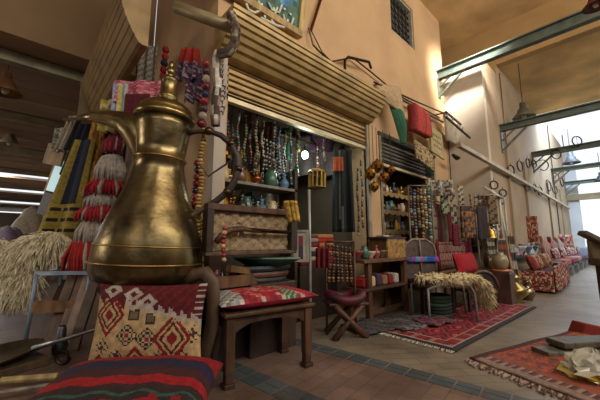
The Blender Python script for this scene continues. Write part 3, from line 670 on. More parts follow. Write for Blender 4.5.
B().tube([Vector((.05*math.cos(a*PI/8), .012*a/8, .06+.05*math.sin(a*PI/8))) for a in range(16)], .012, '4a4440', 6, True).build('iron_ring', 'metal', loc=(lambda p: (p.x, p.y, 0))(pd(61, 362, 2.35)), rz=CAMRZ, **L('small dark iron ring standing on the ground by the striped cushion', 'ring'))
# ================================================================ SHOP GOODS
ORD = ['first', 'second', 'third', 'fourth', 'fifth', 'sixth', 'seventh', 'eighth', 'ninth', 'tenth', 'eleventh', 'twelfth', 'thirteenth', 'fourteenth', 'fifteenth', 'sixteenth']
def dpt(P): return _c*P.x+_s*P.y
def lantern(p, h, r, c_, lab, top=None, group=None, name='hanging_lantern', rib=None):
    t = thing(name, lab, 'lantern', p, rnd(0, 1), group)
    B().lathe([(.0, -h), (r*.4, -h), (r*.9, -h*.8), (r, -h*.5), (r*.85, -h*.2), (r*.3, 0), (r*.1, h*.12), (0, h*.14)], (0, 0, 0), (lambda i, j: c_ if (j+i) % 2 else (rib or c_)), 12).build('body', 'brass', t, smooth=False)
    B().lathe([(r*.5, -h*1.02), (r*.15, -h*1.15), (0, -h*1.2)], (0, 0, 0), c_, 10).build('finial', 'brass', t)
    z = (top if top else p.z+h)-p.z
    B().tube([(0, 0, h*.1), (0, 0, z)], .005, '3a3026', 4).build('chain', 'metal', t)
    return t
def pot(p, h, prof, c_, lab, cat='pot', name='pot', kind='brass', group=None, lidc=None, handle=False):
    P = {'vase': [(.0, 0), (.22, 0), (.2, .04), (.34, .3), (.3, .5), (.12, .7), (.1, .85), (.18, 1), (.14, 1), (.0, .8)],
         'jar': [(0, 0), (.28, 0), (.34, .2), (.34, .7), (.22, .85), (.26, 1), (.2, 1), (0, .8)],
         'bowl': [(0, 0), (.3, 0), (.28, .1), (.7, .7), (.8, 1), (.74, 1), (.3, .25), (0, .2)],
         'ewer': [(0, 0), (.25, 0), (.12, .1), (.36, .32), (.3, .5), (.1, .68), (.12, .8), (.16, .86), (.05, .95), (.02, 1), (0, 1)],
         'bell': [(0, 0), (.45, 0), (.4, .1), (.3, .5), (.1, .8), (.06, 1), (0, 1)]}[prof]
    t = thing(name, lab, cat, p, rnd(0, 6), group)
    B().lathe([(r*h, z*h) for r, z in P], (0, 0, 0), c_, 18).build('body', kind, t, smooth=True)
    if prof in ('ewer', 'jar') or handle:
        B().tube([(.3*h, 0, .45*h), (.48*h, 0, .6*h), (.42*h, 0, .8*h), (.14*h, 0, .82*h)], .025*h, c_, 6).build('handle', kind, t, smooth=True)
    if prof == 'ewer': B().tube([(-.28*h, 0, .4*h), (-.4*h, 0, .55*h), (-.46*h, 0, .8*h)], [.05*h, .035*h, .02*h], c_, 7).build('spout', kind, t, smooth=True)
    return t
def frame(p, w_, h_, cf_, cp_, lab, cat='picture', name='picture_frame', rz=CAMRZ, lean=0, pk='paint', fw=.025, group=None):
    t = thing(name, lab, cat, p, 0, group, rot=(lean, 0, rz))
    B().box(-w_/2, -w_/2+fw, -.015, .015, 0, h_, cf_).box(w_/2-fw, w_/2, -.015, .015, 0, h_, cf_).box(-w_/2+fw, w_/2-fw, -.015, .015, 0, fw, cf_).box(-w_/2+fw, w_/2-fw, -.015, .015, h_-fw, h_, cf_).build('frame', 'wood', t)
    B().sheet(lambda u, v: (-w_/2+fw+u*(w_-2*fw), 0, fw+v*(h_-2*fw)), 8, 8, cp_ if not callable(cp_) else (lambda i, j: cp_(i/8, j/8)), .01).build('panel', pk, t)
    return t
# ---- shop 1: display shelf unit seen under the shutter --------------------------
yS = 2.62
t = thing('display_shelf', 'long wooden display shelf crossing the open shop above the relief panel', 'shelf', (1.36, 2.62, 0))
for z in (1.20, 1.52): B().box(0, 1.0, 0, .3, z-.03, z, '5c4430' if z < 1.4 else '77716a').build('shelf_board', 'wood', t)
for x in (0, .96): B().box(x, x+.04, 0, .3, 0, 1.75, '3f2f22').build('upright', 'wood', t)
B().box(.04, .96, .28, .3, .1, 1.17, '33271d').build('back_panel', 'wood', t)
b_cols = [('brass', 'bell', 'a98c46', 'brass'), ('blue and white', 'vase', '5d7a9c', 'ceramic'), ('copper', 'ewer', '9a5a34', 'brass'), ('ivory', 'jar', 'b8a888', 'ceramic'), ('black', 'vase', '2c2a2c', 'ceramic'), ('brass', 'ewer', 'b0914a', 'brass'), ('green', 'jar', '3c6450', 'ceramic'), ('brown', 'jar', '6a4630', 'ceramic'), ('silver', 'ewer', '9a9a94', 'brass')]
for r_, (z, x0) in enumerate(((1.20, 1.46), (1.52, 1.44))):
    for k in range(9):
        cn, pr_, cc, kd = b_cols[(k*2+r_*3) % 9]
        pot(Vector((x0+k*.1, 2.72+.06*(k % 2), z)), rnd(.15, .21), pr_, cc, '%s %s, %s from the left on the %s board of the display shelf' % (cn, {'bell': 'bell', 'vase': 'vase', 'ewer': 'ewer', 'jar': 'jar'}[pr_], ORD[k], 'lower' if r_ == 0 else 'upper'), pr_, 'small_'+pr_, kd, 'pots on the display shelf')
# hanging goods under the shutter, plane just behind it
HC = [('amber', ['b07a34', '8c5a28', 'c49a50']), ('black and silver', ['26262c', '90908e', '303238']), ('ivory', ['b4a88e', 'c8bca4']), ('wine red', ['6a1a24', '8c2a30', '401820']), ('turquoise', ['3f8c88', '2c5f66', 'a0b0a8']), ('cobalt blue', ['2c4480', '4a68a8', '8c98b0']), ('coral', ['b4503c', '8a3426']), ('brown wooden', ['5c4030', '7c5a40', '3c2a20']), ('green', ['3a6a50', '285040', '708c6c'])]
HC = [(n_, [mute(q, .35, .95) for q in l_]+[random.choice(['3a3028', '5c5040', '8c8068', '2a2624', '6c4a30'])]*(1+i % 2)) for i, (n_, l_) in enumerate(HC)]
us = [222, 228, 233, 239, 246, 251, 257, 263, 268, 274, 279, 285, 291, 297, 318, 324]
for k, u in enumerate(us):
    cn, cc = HC[(k*4+1) % 9]; Y_ = 2.64+.1*(k % 3)
    vt = 96+(u-223)*.361+2; p = py(u, vt, Y_); p.z = 2.3
    lo = pd(u, vt+rnd(26, 72), dpt(p)).z
    r = rnd(.014, .024); n = int((p.z-lo)/(r*1.8)); b = B(); ph = rnd(0, 6)
    for m in range(n): b.ball((.012*math.sin(m*.5+ph), 0, -(m+.5)*r*1.8), r*rnd(.8, 1.2), r*rnd(.8, 1.1), r*.95, random.choice(cc), 7, 4)
    b.tube([(0, 0, .32), (0, 0, -n*r*1.8)], .003, '30261c', 4)
    b.build('bead_strand', 'ceramic', smooth=True, loc=p, **L('%s bead strand hanging under the large shutter, %s from the corner post' % (cn, ORD[k]), 'bead strand', 'strands under the shutter'))
strips = [(225, 104, 239, 138, 'a8acb8', 'white and blue crumpled scarf'), (236, 150, 243, 190, 'b8923a', 'mustard yellow narrow cloth'), (243, 112, 252, 156, '8c5c34', 'rust brown felt bag'), (254, 150, 260, 188, 'b0a078', 'cream woven strap'), (262, 122, 272, 170, '7a4c2c', 'chestnut leather pouch'), (284, 128, 292, 160, '2f6a50', 'green glass bead curtain panel'), (272, 118, 279, 145, '8f9ca8', 'pale blue silk tie'), (296, 124, 300, 152, 'b4a43c', 'yellow green ribbon'), (312, 130, 316, 146, '3a6aa0', 'blue ribbon'), (310, 128, 332, 152, '5a2a50', 'purple gathered scarf'), (228, 140, 236, 175, '403038', 'dark plum velvet strip'), (247, 158, 254, 196, '28303c', 'slate blue hanging strip')]
for k, (u0, v0, u1, v1, c_, nm) in enumerate(strips):
    dep = dpt(py((u0+u1)/2, v0, 2.95+.08*(k % 3)))
    c2 = c_
    hang('hanging_textile', nm+' hanging in the open shop'+(' right of the bulb' if u0 > 308 else ' behind the pot handle' if u0 < 250 else ' left of the bulb'), 'textile', u0, v0, u1, v1, dep, (lambda q: (lambda u, v: q if int(v*7+u*2) % 3 else '4a4038'))(c_) if k % 2 else c_, .02, 6, 10, group='textiles hanging in the shop')
# white dotted net of shells and turquoise strands
for k in range(7):
    u = 264+k*3.2; p = py(u, 140+k*1.2, 2.8); dep = dpt(p)
    strand(u, 138+k*1.5, 180+rnd(-3, 4), dep, .014, ['c4ccc4', '1c3438', '9cb4ac', '26282c'], 'white and dark shell string, %s in the dotted bunch left of the bulb' % ORD[k], group='shell strings', n=20)
for k, (u, v, h, c_, nm) in enumerate(((226, 150, .13, 'b08c3a', 'small brass lantern hanging inside the curve of the pot handle'), (240, 165, .16, '9c7a34', 'square brass lantern right of the pot handle'), (258, 140, .12, '8a4a2c', 'copper coloured lantern over the dotted shell strings'), (296, 168, .10, '4c8c84', 'teal glass lantern just left of the glowing bulb'), (330, 140, .1, '6c5a50', 'dull pewter lantern under the right end of the shutter'), (345, 150, .12, '7a6030', 'brown brass lantern close to the right guide rail'), (352, 165, .1, '8a7a5a', 'little pale brass lantern beside the dark coat'))):
    p = py(u, v, 2.9+.1*(k % 2)); lantern(p, h, h*.5, c_, nm, 2.78, 'lanterns in the shop', rib='3a3024')
# back of the shop: draped beige cloth, framed mirrors, shelves
hang('draped_cloth', 'dusty mauve cloth draped across the back of the shop near the ceiling', 'cloth', 276, 136, 342, 176, 4.6, lambda u, v: ['7c6a68', '8a7672', '70605e'][int(u*9+v*3) % 3], .10, 24, 12)
frame(py(283, 196, 4.46), .58, .5, '6a5640', lambda u, v: '8c8478', 'wide grey framed mirror on the back wall left of the bulb', 'mirror', 'wall_mirror')
for k, (u, v, w2, h2, cf_, cp_, nm) in enumerate(((332, 206, .28, .24, '6b4d30', 'a09888', 'small pale picture right of the yellow basket'), (345, 200, .2, .26, '4c3a28', '6c7a74', 'narrow grey green picture near the dark coat'), (322, 206, .16, .2, '3c3028', '5fa098', 'turquoise tinted small picture below the basket'), (262, 176, .3, .3, '8a6c3c', '3a3430', 'dark picture in a gilt frame between the hanging strands'))):
    frame(py(u, v, 4.46), w2*1.2, h2*1.2, cf_, cp_, nm)
for k in range(3):
    z = [.55, 1.05, 1.5][k]
    B().box(2.3, 3.62, 4.1, 4.45, z-.03, z, '4a382a').build('wall_shelf', 'wood', **L('dark back wall shelf in the open shop, %s' % ['lowest', 'middle one', 'topmost'][k], 'shelf'))
    for m in range(7):
        cn, pr_, cc, kd = b_cols[(m*4+k*2+1) % 9]
        pot(Vector((2.4+m*.18, 4.2, z)), rnd(.2, .3), pr_, cc, '%s %s, %s from the left on the %s back shelf' % (cn, pr_, ORD[m], ['lowest', 'middle', 'topmost'][k]), pr_, 'shelf_'+pr_, kd, 'pots on the back shelves')
# glowing bulb
p = py(305, 155, 2.85)
t = thing('light_bulb', 'glowing cool white bulb hanging in the dark shop', 'light bulb', p)
B().ball((0, 0, 0), .045, .045, .055, 'ffffff', 12, 8).build('glass', emit('bulb_glow', 'd8f4f0', 14), t, smooth=True)
B().lathe([(.0, .05), (.02, .05), (.022, .1), (.008, .12), (0, .12)], (0, 0, 0), '30302c', 10).build('socket', 'plastic', t)
B().tube([(0, 0, .11), (0, 0, 2.8-p.z)], .005, '22201e', 4).build('cord', 'plastic', t)
lb = bpy.data.lights.new('bulb_light', 'POINT'); lb.energy = 9; lb.color = (.8, 1, .95); lb.shadow_soft_size = .06
lo = bpy.data.objects.new('bulb_light', lb); COL.objects.link(lo); lo.parent = t; lo.location = (0, 0, -.1)
# second lamp deeper in the shop, unlit things keep their own look
# yellow cage basket, pole
p = py(317, 188, 2.66)
t = thing('cage_lantern', 'yellow slatted wooden cage hanging right below the bulb', 'cage', p, .3)
for k in range(12):
    a = k*PI/6; B().box(-.009, .009, -.004, .004, 0, .2, 'b8953c', Matrix.Rotation(a, 4, 'Z')@Matrix.Translation((0, .11, 0))).build('slat', 'wood', t)
B().lathe([(.0, 0), (.12, 0), (.12, .012), (0, .012)], (0, 0, 0), '9c7a30', 20).build('floor_disc', 'wood', t)
B().lathe([(.0, .2), (.12, .2), (.1, .23), (.02, .26), (0, .26)], (0, 0, 0), '9c7a30', 20).build('cap', 'wood', t)
B().tube([(0, 0, .25), (0, 0, 2.3-p.z+.3)], .005, '3a3020', 4).build('cord', 'cloth', t)
a = pz(311, 330, 0); pp_ = py(311, 330, 2.12); 
px0 = py(310, 250, 2.12)
B().tube([(px0.x, 2.12, 0), (px0.x, 2.12, .8), (px0.x-.01, 2.12, 1.42)], .014, 'a8a8a2', 8).build('metal_pole', 'steel', smooth=True, **L('slim pale metal pole standing left of the stacked red textiles', 'pole'))
hang('dark_coat', 'long dark coat with a pale lapel hanging by the right guide rail', 'coat', 333, 150, 351, 232, 4.0, lambda u, v: '6c7470' if .25 < u-v*.1 < .35 else '1c2224', .06, 12, 20, taper=1.2)
hang('orange_plate_cloth', 'small orange round fan left of the dark coat', 'fan', 333, 157, 343, 171, 3.9, 'a4502c', .01)
strand(357, 168, 236, 3.72, .018, ['3c342c', '8c7c60', '54483a'], 'string of old keys and bells on the right guide rail, left of two', 'key string', 'key_string', n=20)
strand(361, 160, 228, 3.66, .016, ['5c5040', '2c2824', '9c8c70'], 'string of old keys and bells nearest the wall pier', 'key string', 'key_string', n=20)
# relief panel in a heavy frame with a flintlock pistol
p = Vector((1.0, 2.10, .83)); PW = .84; PH = .36
t = thing('relief_panel', 'dark framed pale carved plaster panel standing behind the front stool', 'panel', p)
B().box(-.02, PW+.02, -.03, .05, PH-.05, PH, '5a3826').build('top_rail', 'wood', t, bevel=.006)
B().box(-.02, PW+.02, -.03, .05, -.03, .0, '5a4230').build('bottom_rail', 'wood', t, bevel=.006)
B().box(PW-.05, PW+.02, -.035, .05, 0, PH-.05, '32241c').build('right_stile', 'wood', t)
B().box(-.02, .03, -.035, .05, 0, PH-.05, '32241c').build('left_stile', 'wood', t)
def rel(i, j): return random.choice(['9a8468', '8c7658', 'a89274', '94805e'])
B().sheet(lambda u, v: (.03+u*(PW-.08), .03+.012*math.sin(u*40)*math.sin(v*22)+rnd(-.004, .004), v*(PH-.05)), 50, 20, rel, .02).build('carved_panel', 'plaster', t, smooth=True)
q = p+Vector((.05, -.045, .17))
t = thing('flintlock_pistol', 'antique flintlock pistol fixed across the pale carved panel', 'pistol', q)
B().tube([(.22, 0, .0), (.62, 0, -.012), (.72, 0, -.012)], [.018, .015, .018], '2c211c', 8).build('barrel', 'metal', t, smooth=True)
B().tube([(0, 0, -.10), (.04, 0, -.05), (.1, 0, -.01), (.22, 0, .004), (.45, 0, -.02)], [.026, .024, .024, .022, .01], '4a2c1e', 8).build('stock', 'wood', t, smooth=True)
B().tube([(.14, -.01, .02), (.16, -.01, .05), (.19, -.01, .045)], .008, '8c8070', 5).build('hammer', 'metal', t)
B().tube([(.12, 0, -.02), (.14, 0, -.055), (.18, 0, -.05), (.19, 0, -.02)], .005, '8c7040', 5).build('trigger_guard', 'brass', t)
strand(225, 226, 262, 2.13, .02, ['a03040', 'b89a70', '8a2a2c'], 'rose and cream beaded tassel before the left end of the pale panel', 'tassel', 'beaded_tassel', n=8)
# wooden chest with open tray under the panel
t = thing('storage_trunk', 'open dark wooden trunk between the front stool and the pale panel', 'trunk', (1.04, 2.16, 0))
B().box(.06, .5, .0, .26, .0, .62, '2c241e').build('body', 'wood', t, bevel=.006)
B().box(.05, .52, -.02, -.0, .55, .64, '6a4c32').build('front_rail', 'wood', t)
B().box(.50, .54, -.02, .26, .0, .66, '6e5030').build('end_board', 'wood', t)
B().bar((.15, -.05, .70), (.5, .05, .64), .05, .05, '7a5c38').build('handle_bar', 'wood', t)
B().ball((0, 0, .02), .025, .022, .02, 'b8a8a4', 8, 5).build('small_shell', 'ceramic', loc=(1.3, 2.2, .64), **L('small pinkish white shell in the open trunk tray', 'shell'))
for k in range(9):
    pot(Vector((1.13+k*.05, 2.19, .62)), rnd(.06, .085), ['jar', 'bell', 'vase'][k % 3], ['6a2028', '2c2828', '7c5a48', '8a3038'][k % 4], 'tiny %s %s in the trunk tray, %s from the left' % (['red', 'black', 'tan', 'rose'][k % 4], ['jar', 'bell', 'vase'][k % 3], ORD[k]), 'trinket', 'trinket', 'ceramic', 'trinkets in the trunk tray')
# green lute-like boat tray
p = pd(266, 262, 2.7)
t = thing('green_tray', 'long dark green boat shaped tray right of the open trunk', 'tray', p, CAMRZ-.15)
B().lathe([(0, -.03), (.6, -.03), (.95, .02), (1, .035), (.94, .035), (.55, -.01), (0, -.01)], (0, 0, 0), '1f4a40', 32, .3, .12).build('tray', 'paint', t, smooth=True)
B().tube([(.3*math.cos(a*PI/12), .12*math.sin(a*PI/12), .036) for a in range(24)], .008, '6c8a7c', 6, True).build('rim', 'paint', t)
for k, (dz, c_, nm) in enumerate(((-.07, '1c2a2c', 'dark slate'), (-.12, '5c3a2c', 'brown leather'), (-.17, '30282a', 'black'))):
    B().lathe([(0, 0), (.26-.02*k, 0), (.27-.02*k, .02), (.26-.02*k, .04), (0, .04)], (0, 0, dz-.0), c_, 28, 1, .5).build('drum_disc', 'leather', loc=p+Vector((.02, .03, 0)), smooth=False, **L('%s flat round drum in the stack under the green tray' % nm, 'drum', 'flat drums'))
B().box(-.24, .24, -.14, .14, 0, p.z-.17, '3c2c22').build('wooden_crate', 'wood', loc=(p.x+.02, p.y+.03, 0), bevel=.008, **L('dark wooden crate holding up the flat drums and green tray', 'crate'))
# gold purse, figure picture, leaning painted boards below the stool
hang('gold_purse', 'golden beaded purse hanging off the right corner of the pale panel', 'purse', 284, 201, 296, 222, 2.55, lambda u, v: random.choice(['b08c3c', 'c4a04c', '8c6c2c']), .02, 8, 10, sh=4, taper=.8, lean=-.02, th=.03)
frame(pd(300, 262, 2.85), .17, .30, '8c8878', lambda u, v: 'a8a294' if abs(u-.5) > .22 or v > .85 else ('7c2028' if v > .4 else '30243c'), 'framed picture of a red robed figure beside the metal pole', lean=-.1)
for k, (x, c1, c2, nm) in enumerate(((1.62, '8c4a30', '3c6a50', 'coral and green'), (1.78, 'a8783a', 'b0402c', 'orange and ochre'), (1.94, '4a5a38', '8c3a2c', 'olive and red'))):
    frame(Vector((x+.05, 2.42, 0)), .16, .36, '6c4a30', (lambda a, b_: (lambda u, v: a if int(u*3)+int(v*4) & 1 else b_))(c1, c2), '%s painted board standing on the ground behind the front stool' % nm, 'painted board', 'painted_board', rz=0, lean=-.1)
# stack of red textiles and boxes right of the pole
def stack(x, y, z, w_, d_, cols, lab, group, names, h=.055, cat='folded textile', name='folded_textile', rz=0):
    for k, c_ in enumerate(cols):
        B().box(-w_/2+rnd(-.01, .01), w_/2+rnd(-.01, .01), -d_/2, d_/2, 0, h-.002, c_).build(name, 'cloth', loc=(x, y, z+k*h), rz=rz+rnd(-.05, .05), bevel=h*.3, **L('%s %s %s' % (names[k], cat, lab % (['bottom', 'second', 'third', 'fourth', 'fifth', 'sixth', 'seventh', 'eighth'][k])), cat, group))
B().box(2.40, 3.06, 2.62, 3.0, 0, .62, '33261f').build('display_block', 'wood', bevel=.01, **L('dark wooden block under the red textiles behind the pole', 'display block'))
stack(2.58, 2.78, .62, .3, .3, ['5c1a22', 'a89c90', '2c2c34', 'b0a69c', '7c1a24', '8c8480'], 'in the left stack behind the pole, %s from below', 'textiles in the left stack', ['maroon', 'cream', 'black', 'white', 'dark red', 'grey'])
stack(2.89, 2.78, .62, .28, .28, ['8e1a20', '9c2024', 'a0683c', 'b41c20', 'a87448', 'b22022', 'b07a4c'], 'in the right stack behind the pole, %s from below', 'textiles in the right stack', ['crimson', 'scarlet', 'tan', 'bright red', 'ochre', 'vermilion', 'orange brown'])
B().box(-.1, .1, -.07, .07, 0, .02, 'bcb8ae').build('white_book', 'paint', loc=(2.58, 2.72, .955), rot=(.35, .1, .5), **L('open white booklet propped on the left textile stack', 'booklet'))
for k in range(6):
    strand(329+k*4.2, 244+k*.6, 283, 3.1, .02, ['5c4030', '3a2a20', '8a6a48', '4c3424'], 'brown wooden bead string, %s of the row hanging in front of the red textiles' % ORD[k], group='wooden bead strings', n=12)
hang('red_bundle', 'deep red velvet cloth hanging low right of the pole', 'cloth', 316, 248, 329, 268, 3.05, '6c1420', .05)

for y_, nm in ((2.68, 'front'), (3.0, 'rear')):
    B().tube([(1.33, y_, 2.32), (2.5, y_, 2.32), (3.66, y_, 2.32)], .014, '4c3a2a', 7).build('hanging_pole', 'wood', smooth=True, **L('%s wooden pole under the big shutter from which strands hang' % nm, 'pole'))
a = pd(326, 243, 3.1); c = pd(354, 247, 3.1); c.z = a.z
t = thing('bead_rack', 'low wooden rack holding the row of brown bead strings', 'rack', (a.x, a.y, 0))
d_ = c-a
B().tube([(0, 0, a.z+.012), (d_.x/2, d_.y/2, a.z+.012), (d_.x, d_.y, a.z+.012)], .012, '4a3222', 7).build('rail', 'wood', t, smooth=True)
for q in (0, 1): B().tube([(d_.x*q, d_.y*q, 0), (d_.x*q, d_.y*q, a.z*.5), (d_.x*q, d_.y*q, a.z+.012)], .012, '4a3222', 7).build('post', 'wood', t, smooth=True)
# ================================================================ RUGS
def rug(name, lab, origin, ax, ay, nu, nv, col, fringe=None, amp=.004):
    O = Vector(origin); X_ = Vector(ax); Y_ = Vector(ay); Wd = X_.length; Dp = Y_.length
    def f(u, v): return X_*u+Y_*v+Vector((0, 0, .010+amp*(math.sin(u*17+v*5)+math.sin(v*13+u*3)+2)*.5))
    t = thing(name, lab, 'rug', O)
    B().sheet(f, nu, nv, lambda i, j: col(i/nu, j/nv), .012).build('woven_field', 'cloth', t, smooth=True)
    if fringe:
        b = B()
        n = 40
        for k in range(n):
            for e in ((0, -1), (1, 1)):
                p = X_*e[0]+Y_*((k+.5)/n); d = X_.normalized()*e[1]
                b.tube([p+Vector((0, 0, .012)), p+d*.05+Y_.normalized()*rnd(-.015, .015)+Vector((0, 0, .006))], .006, fringe, 4)
        b.build('fringe', 'cloth', t, kind='stuff')
    return t
def rugcol(u, v):
    e = min(v, 1-v)*.9; f_ = min(u, 1-u)*2.6; m = min(e, f_)
    if m < .035: return '2e2a30'
    if m < .065: return 'a89888'
    if m < .17: return ['8c1a26', '9c6a64', '701420', '8c1a26'][int((u*46 if e < f_ else v*18)) % 4]
    if m < .19: return '9c8478'
    a = (u*9) % 1; b_ = (v*4.5+(.5 if int(u*9) % 2 else 0)) % 1; d = abs(a-.5)+abs(b_-.5)
    return ['c05048', '5a2030', 'a82830', '2f2838', '96202c'][min(4, int(d*5.5))]
rug('kilim_rug', 'red patterned rug with a white and black border in front of the second shop', (2.70, 1.06, .0), (2.62, -.09, 0), (.02, .80, 0), 110, 52, rugcol, 'b0a494')
def rugcol2(u, v):
    e = min(u*1.5, v*1.3)
    if v < .06: return '4a2620'
    if u < .05: return '8c7468'
    if u < .10: return ['6c4a44', '9c8478', '50303a'][int(v*40) % 3]
    if u < .16: return '8c4a38'
    q = abs(((v*7) % 1)-.5)+abs(((u*9) % 1)-.5)
    return ['b4502f', '9c4428', 'a84a2c', '7c3c30', '603634'][min(4, int(q*5))] if random.random() > .2 else '5c4440'
O2 = Vector((2.62, .93, 0))
rug('orange_rug', 'worn orange red rug with ragged fringe at the lower right', O2, (-.22*1.0, -.70, 0), (1.5, -.42, 0), 60, 60, lambda u, v: rugcol2(v, u), None, .006)
# the ragged edge
b = B(); A_ = O2+Vector((-.02, 0, 0)); D_ = Vector((-.22, -.70, 0))
for k in range(46):
    p = A_+D_*(k/46.)-A_; b.tube([p+Vector((0, 0, .012)), p+Vector((rnd(-.09, -.03), rnd(-.02, .03), .008))], rnd(.006, .011), random.choice(['8c7060', '5c443c', '9c8478']), 4)
b.build('rug_fringe', 'cloth', bpy.data.objects['orange_rug'], loc=(-.02, 0, 0), kind='stuff')
# sacks, planks and bag on the orange rug
q = pz(575, 352, .02)
for k, (u, v, l_, w_, z, c_, nm) in enumerate(((592, 350, .95, .16, .03, '5e5b4c', 'lower grey green weathered plank on the orange rug'), (606, 341, .95, .17, .09, '585446', 'upper grey plank lying across the orange rug'))):
    p = pz(u, v, z); B().box(-l_/2, l_/2, -w_/2, w_/2, -.02, .025, c_).build('weathered_plank', 'wood', loc=p, rz=CAMRZ+.12, bevel=.008, **L(nm, 'plank'))
B().tube([(-.09, 0, .02), (-.03, .01, .04), (.04, -.01, .03), (.1, .02, .02)], [.012, .03, .028, .01], '2c2622', 7).build('dark_rag', 'cloth', smooth=True, loc=pz(559, 350, .01), rz=CAMRZ, **L('small black crumpled rag on the orange rug before the planks', 'rag'))
p = pz(585, 336, 0)
B().prism([(-.12, 0), (.3, 0), (.3, .03), (0, .10), (-.06, .11)], -.06, .1, '7c2418').build('red_brick_stone', 'plaster', loc=pz(588, 334, .0), rz=CAMRZ, bevel=.01, **L('dark red folded carpet end beside the right hand table leg', 'carpet end'))
# yellow plastic bag
p = pz(589, 380, .01)
t = thing('plastic_bag', 'translucent white and yellow crumpled plastic bag at the lower right corner', 'bag', p, CAMRZ)
def bagm(cw, cy, sx, sy, sz, sd, top):
    random.seed(sd); b = B(); n = 18; m = 9; P = []
    for i in range(m+1):
        a = i/m
        for j in range(n):
            th = 2*PI*j/n; r = math.sin(PI*(.12+.88*(1-a)**.8)) if top else math.sin(PI*(.1+.85*a)); r = (max(.18, r)*(1+.22*math.sin(j*2.1+i)+rnd(-.16, .16)))
            P.append(Vector((sx*r*math.cos(th)+(cw-cy)*a*.15, sy*r*math.sin(th), sz*a+rnd(-.018, .018))))
    fs = [(i*n+j, i*n+(j+1) % n, (i+1)*n+(j+1) % n, (i+1)*n+j) for i in range(m) for j in range(n)]+[tuple(range(n-1, -1, -1)), tuple(m*n+j for j in range(n))]
    b.add(P, fs, [('c8b040' if not top else 'c8c4b0') if i/m < .55 else 'd8d4c4' for i in range(m) for j in range(n)]+['c9bc70', 'b8b498']); return b
pm = mat('plastic').copy(); pm.name = 'thin_plastic'
pm.node_tree.nodes['Principled BSDF'].inputs['Transmission Weight'].default_value = .35
bagm(0, 0, .17, .12, .11, 3, False).build('crumpled_sack', pm, t, loc=(.05, 0, 0))
o = bagm(1, 0, .08, .07, .17, 5, True).build('gathered_top', pm, t, loc=(-.09, .03, .01))
random.seed(11)
for k in range(8):
    B().ball((0, 0, .012), .016, .012, .009, 'b8a88c', 7, 4).build('shell_piece', 'ceramic', t, loc=(.08+.035*(k % 4), -.11-.02*(k//4), .135-.01*(k % 3)))
# right hand table: only its corner, leg and a board show
t = thing('wooden_table', 'dark wooden table corner with one thick leg at the right edge', 'table', (4.43, .20, 0), CAMRZ)
B().box(-.06, .06, -.05, .05, 0, .66, '3a2a24').build('leg', 'wood', t, bevel=.008)
B().box(-.08, .8, -.1, .10, .66, .73, '5c4a36').build('tabletop', 'wood', t, bevel=.01)
B().box(-.08, .75, .03, .09, .73, .93, '7a6a4c').build('back_rail', 'wood', t, bevel=.01)
B().bar((-.2, 0, 1.0), (.3, .0, .74), .1, .05, '52463a').build('loose_board', 'wood', t, bevel=.01)
# ================================================================ SECOND SHOP
t = thing('market_bench', 'rough wooden display bench with goods before the second shop pier', 'bench', (3.0, 2.10, 0))
for x in (0, .82):
    for y in (0, .26): B().box(x-.035, x+.035, y-.03, y+.03, 0, .70, '5e3c28').build('leg', 'wood', t, bevel=.005)
B().box(-.15, .9, -.06, .31, .66, .70, '6a4630').build('top_board', 'wood', t, bevel=.005)
B().box(-.12, .88, -.04, .29, .34, .37, '4e3424').build('lower_board', 'wood', t, bevel=.005)
B().box(.035, .785, -.02, .01, .08, .12, '553826').build('stretcher', 'wood', t)
for k in range(6):
    c_ = ['a8282c', 'c8a878', '3a3044', '8c6848', '7c1c24', 'b0a894'][k]; h = rnd(.09, .15)
    B().box(-.055, .055, -.1, .1, 0, h, c_).build('textile_bundle', 'cloth', loc=(3.0+k*.135, 2.22, .372), bevel=.025, **L('%s bundle on the lower board of the bench, %s from the left' % (['red', 'sand', 'indigo', 'brown', 'maroon', 'cream'][k], ORD[k]), 'bundle', 'bundles on the bench'))
for k, (x, pr_, h, c_, nm, kd) in enumerate(((2.92, 'bowl', .10, '7c2c30', 'dark rose bowl', 'ceramic'), (3.08, 'jar', .15, '3c5e4c', 'green glazed jar', 'ceramic'), (3.20, 'bowl', .09, 'b0a48c', 'cream bowl', 'ceramic'), (3.33, 'vase', .16, '8c3c44', 'pinkish red vase', 'ceramic'), (3.44, 'bowl', .10, '5a5a38', 'olive bowl', 'ceramic'))):
    pot(Vector((x, 2.2, .70)), h, pr_, c_, nm+' on top of the rough bench', pr_, 'bench_'+pr_, kd, 'pots on the bench')
# yellow painted chest with a tray of papers
t = thing('painted_chest', 'ochre chest painted with green flowers standing on the end of the bench', 'chest', (3.54, 2.13, .70), 0)
B().sheet(lambda u, v: (-.08+u*.44, -.01, v*.24), 16, 9, lambda i, j: random.choice(['a4783a', 'b08644', '8c6c3c', '6c6a3c', '9c8a58', 'a8602c']), .02).build('painted_front', 'paint', t)
B().box(-.08, .36, 0, .26, 0, .24, '6a4a2c').build('body', 'wood', t, bevel=.005)
B().box(-.11, .39, -.03, .28, .24, .27, '3c2c24').build('lid', 'wood', t, bevel=.005)
for k in range(3):
    B().box(-.09, .09, -.06, .06, 0, .02, ['b8b4ac', '94908c', '2c2c34'][k]).build('paper_tray', 'paint', loc=(3.56+.11*k, 2.23, .972), rz=.5*k, bevel=.004, **L(['white', 'grey', 'black'][k]+' small dish of papers on the ochre chest lid', 'dish'))
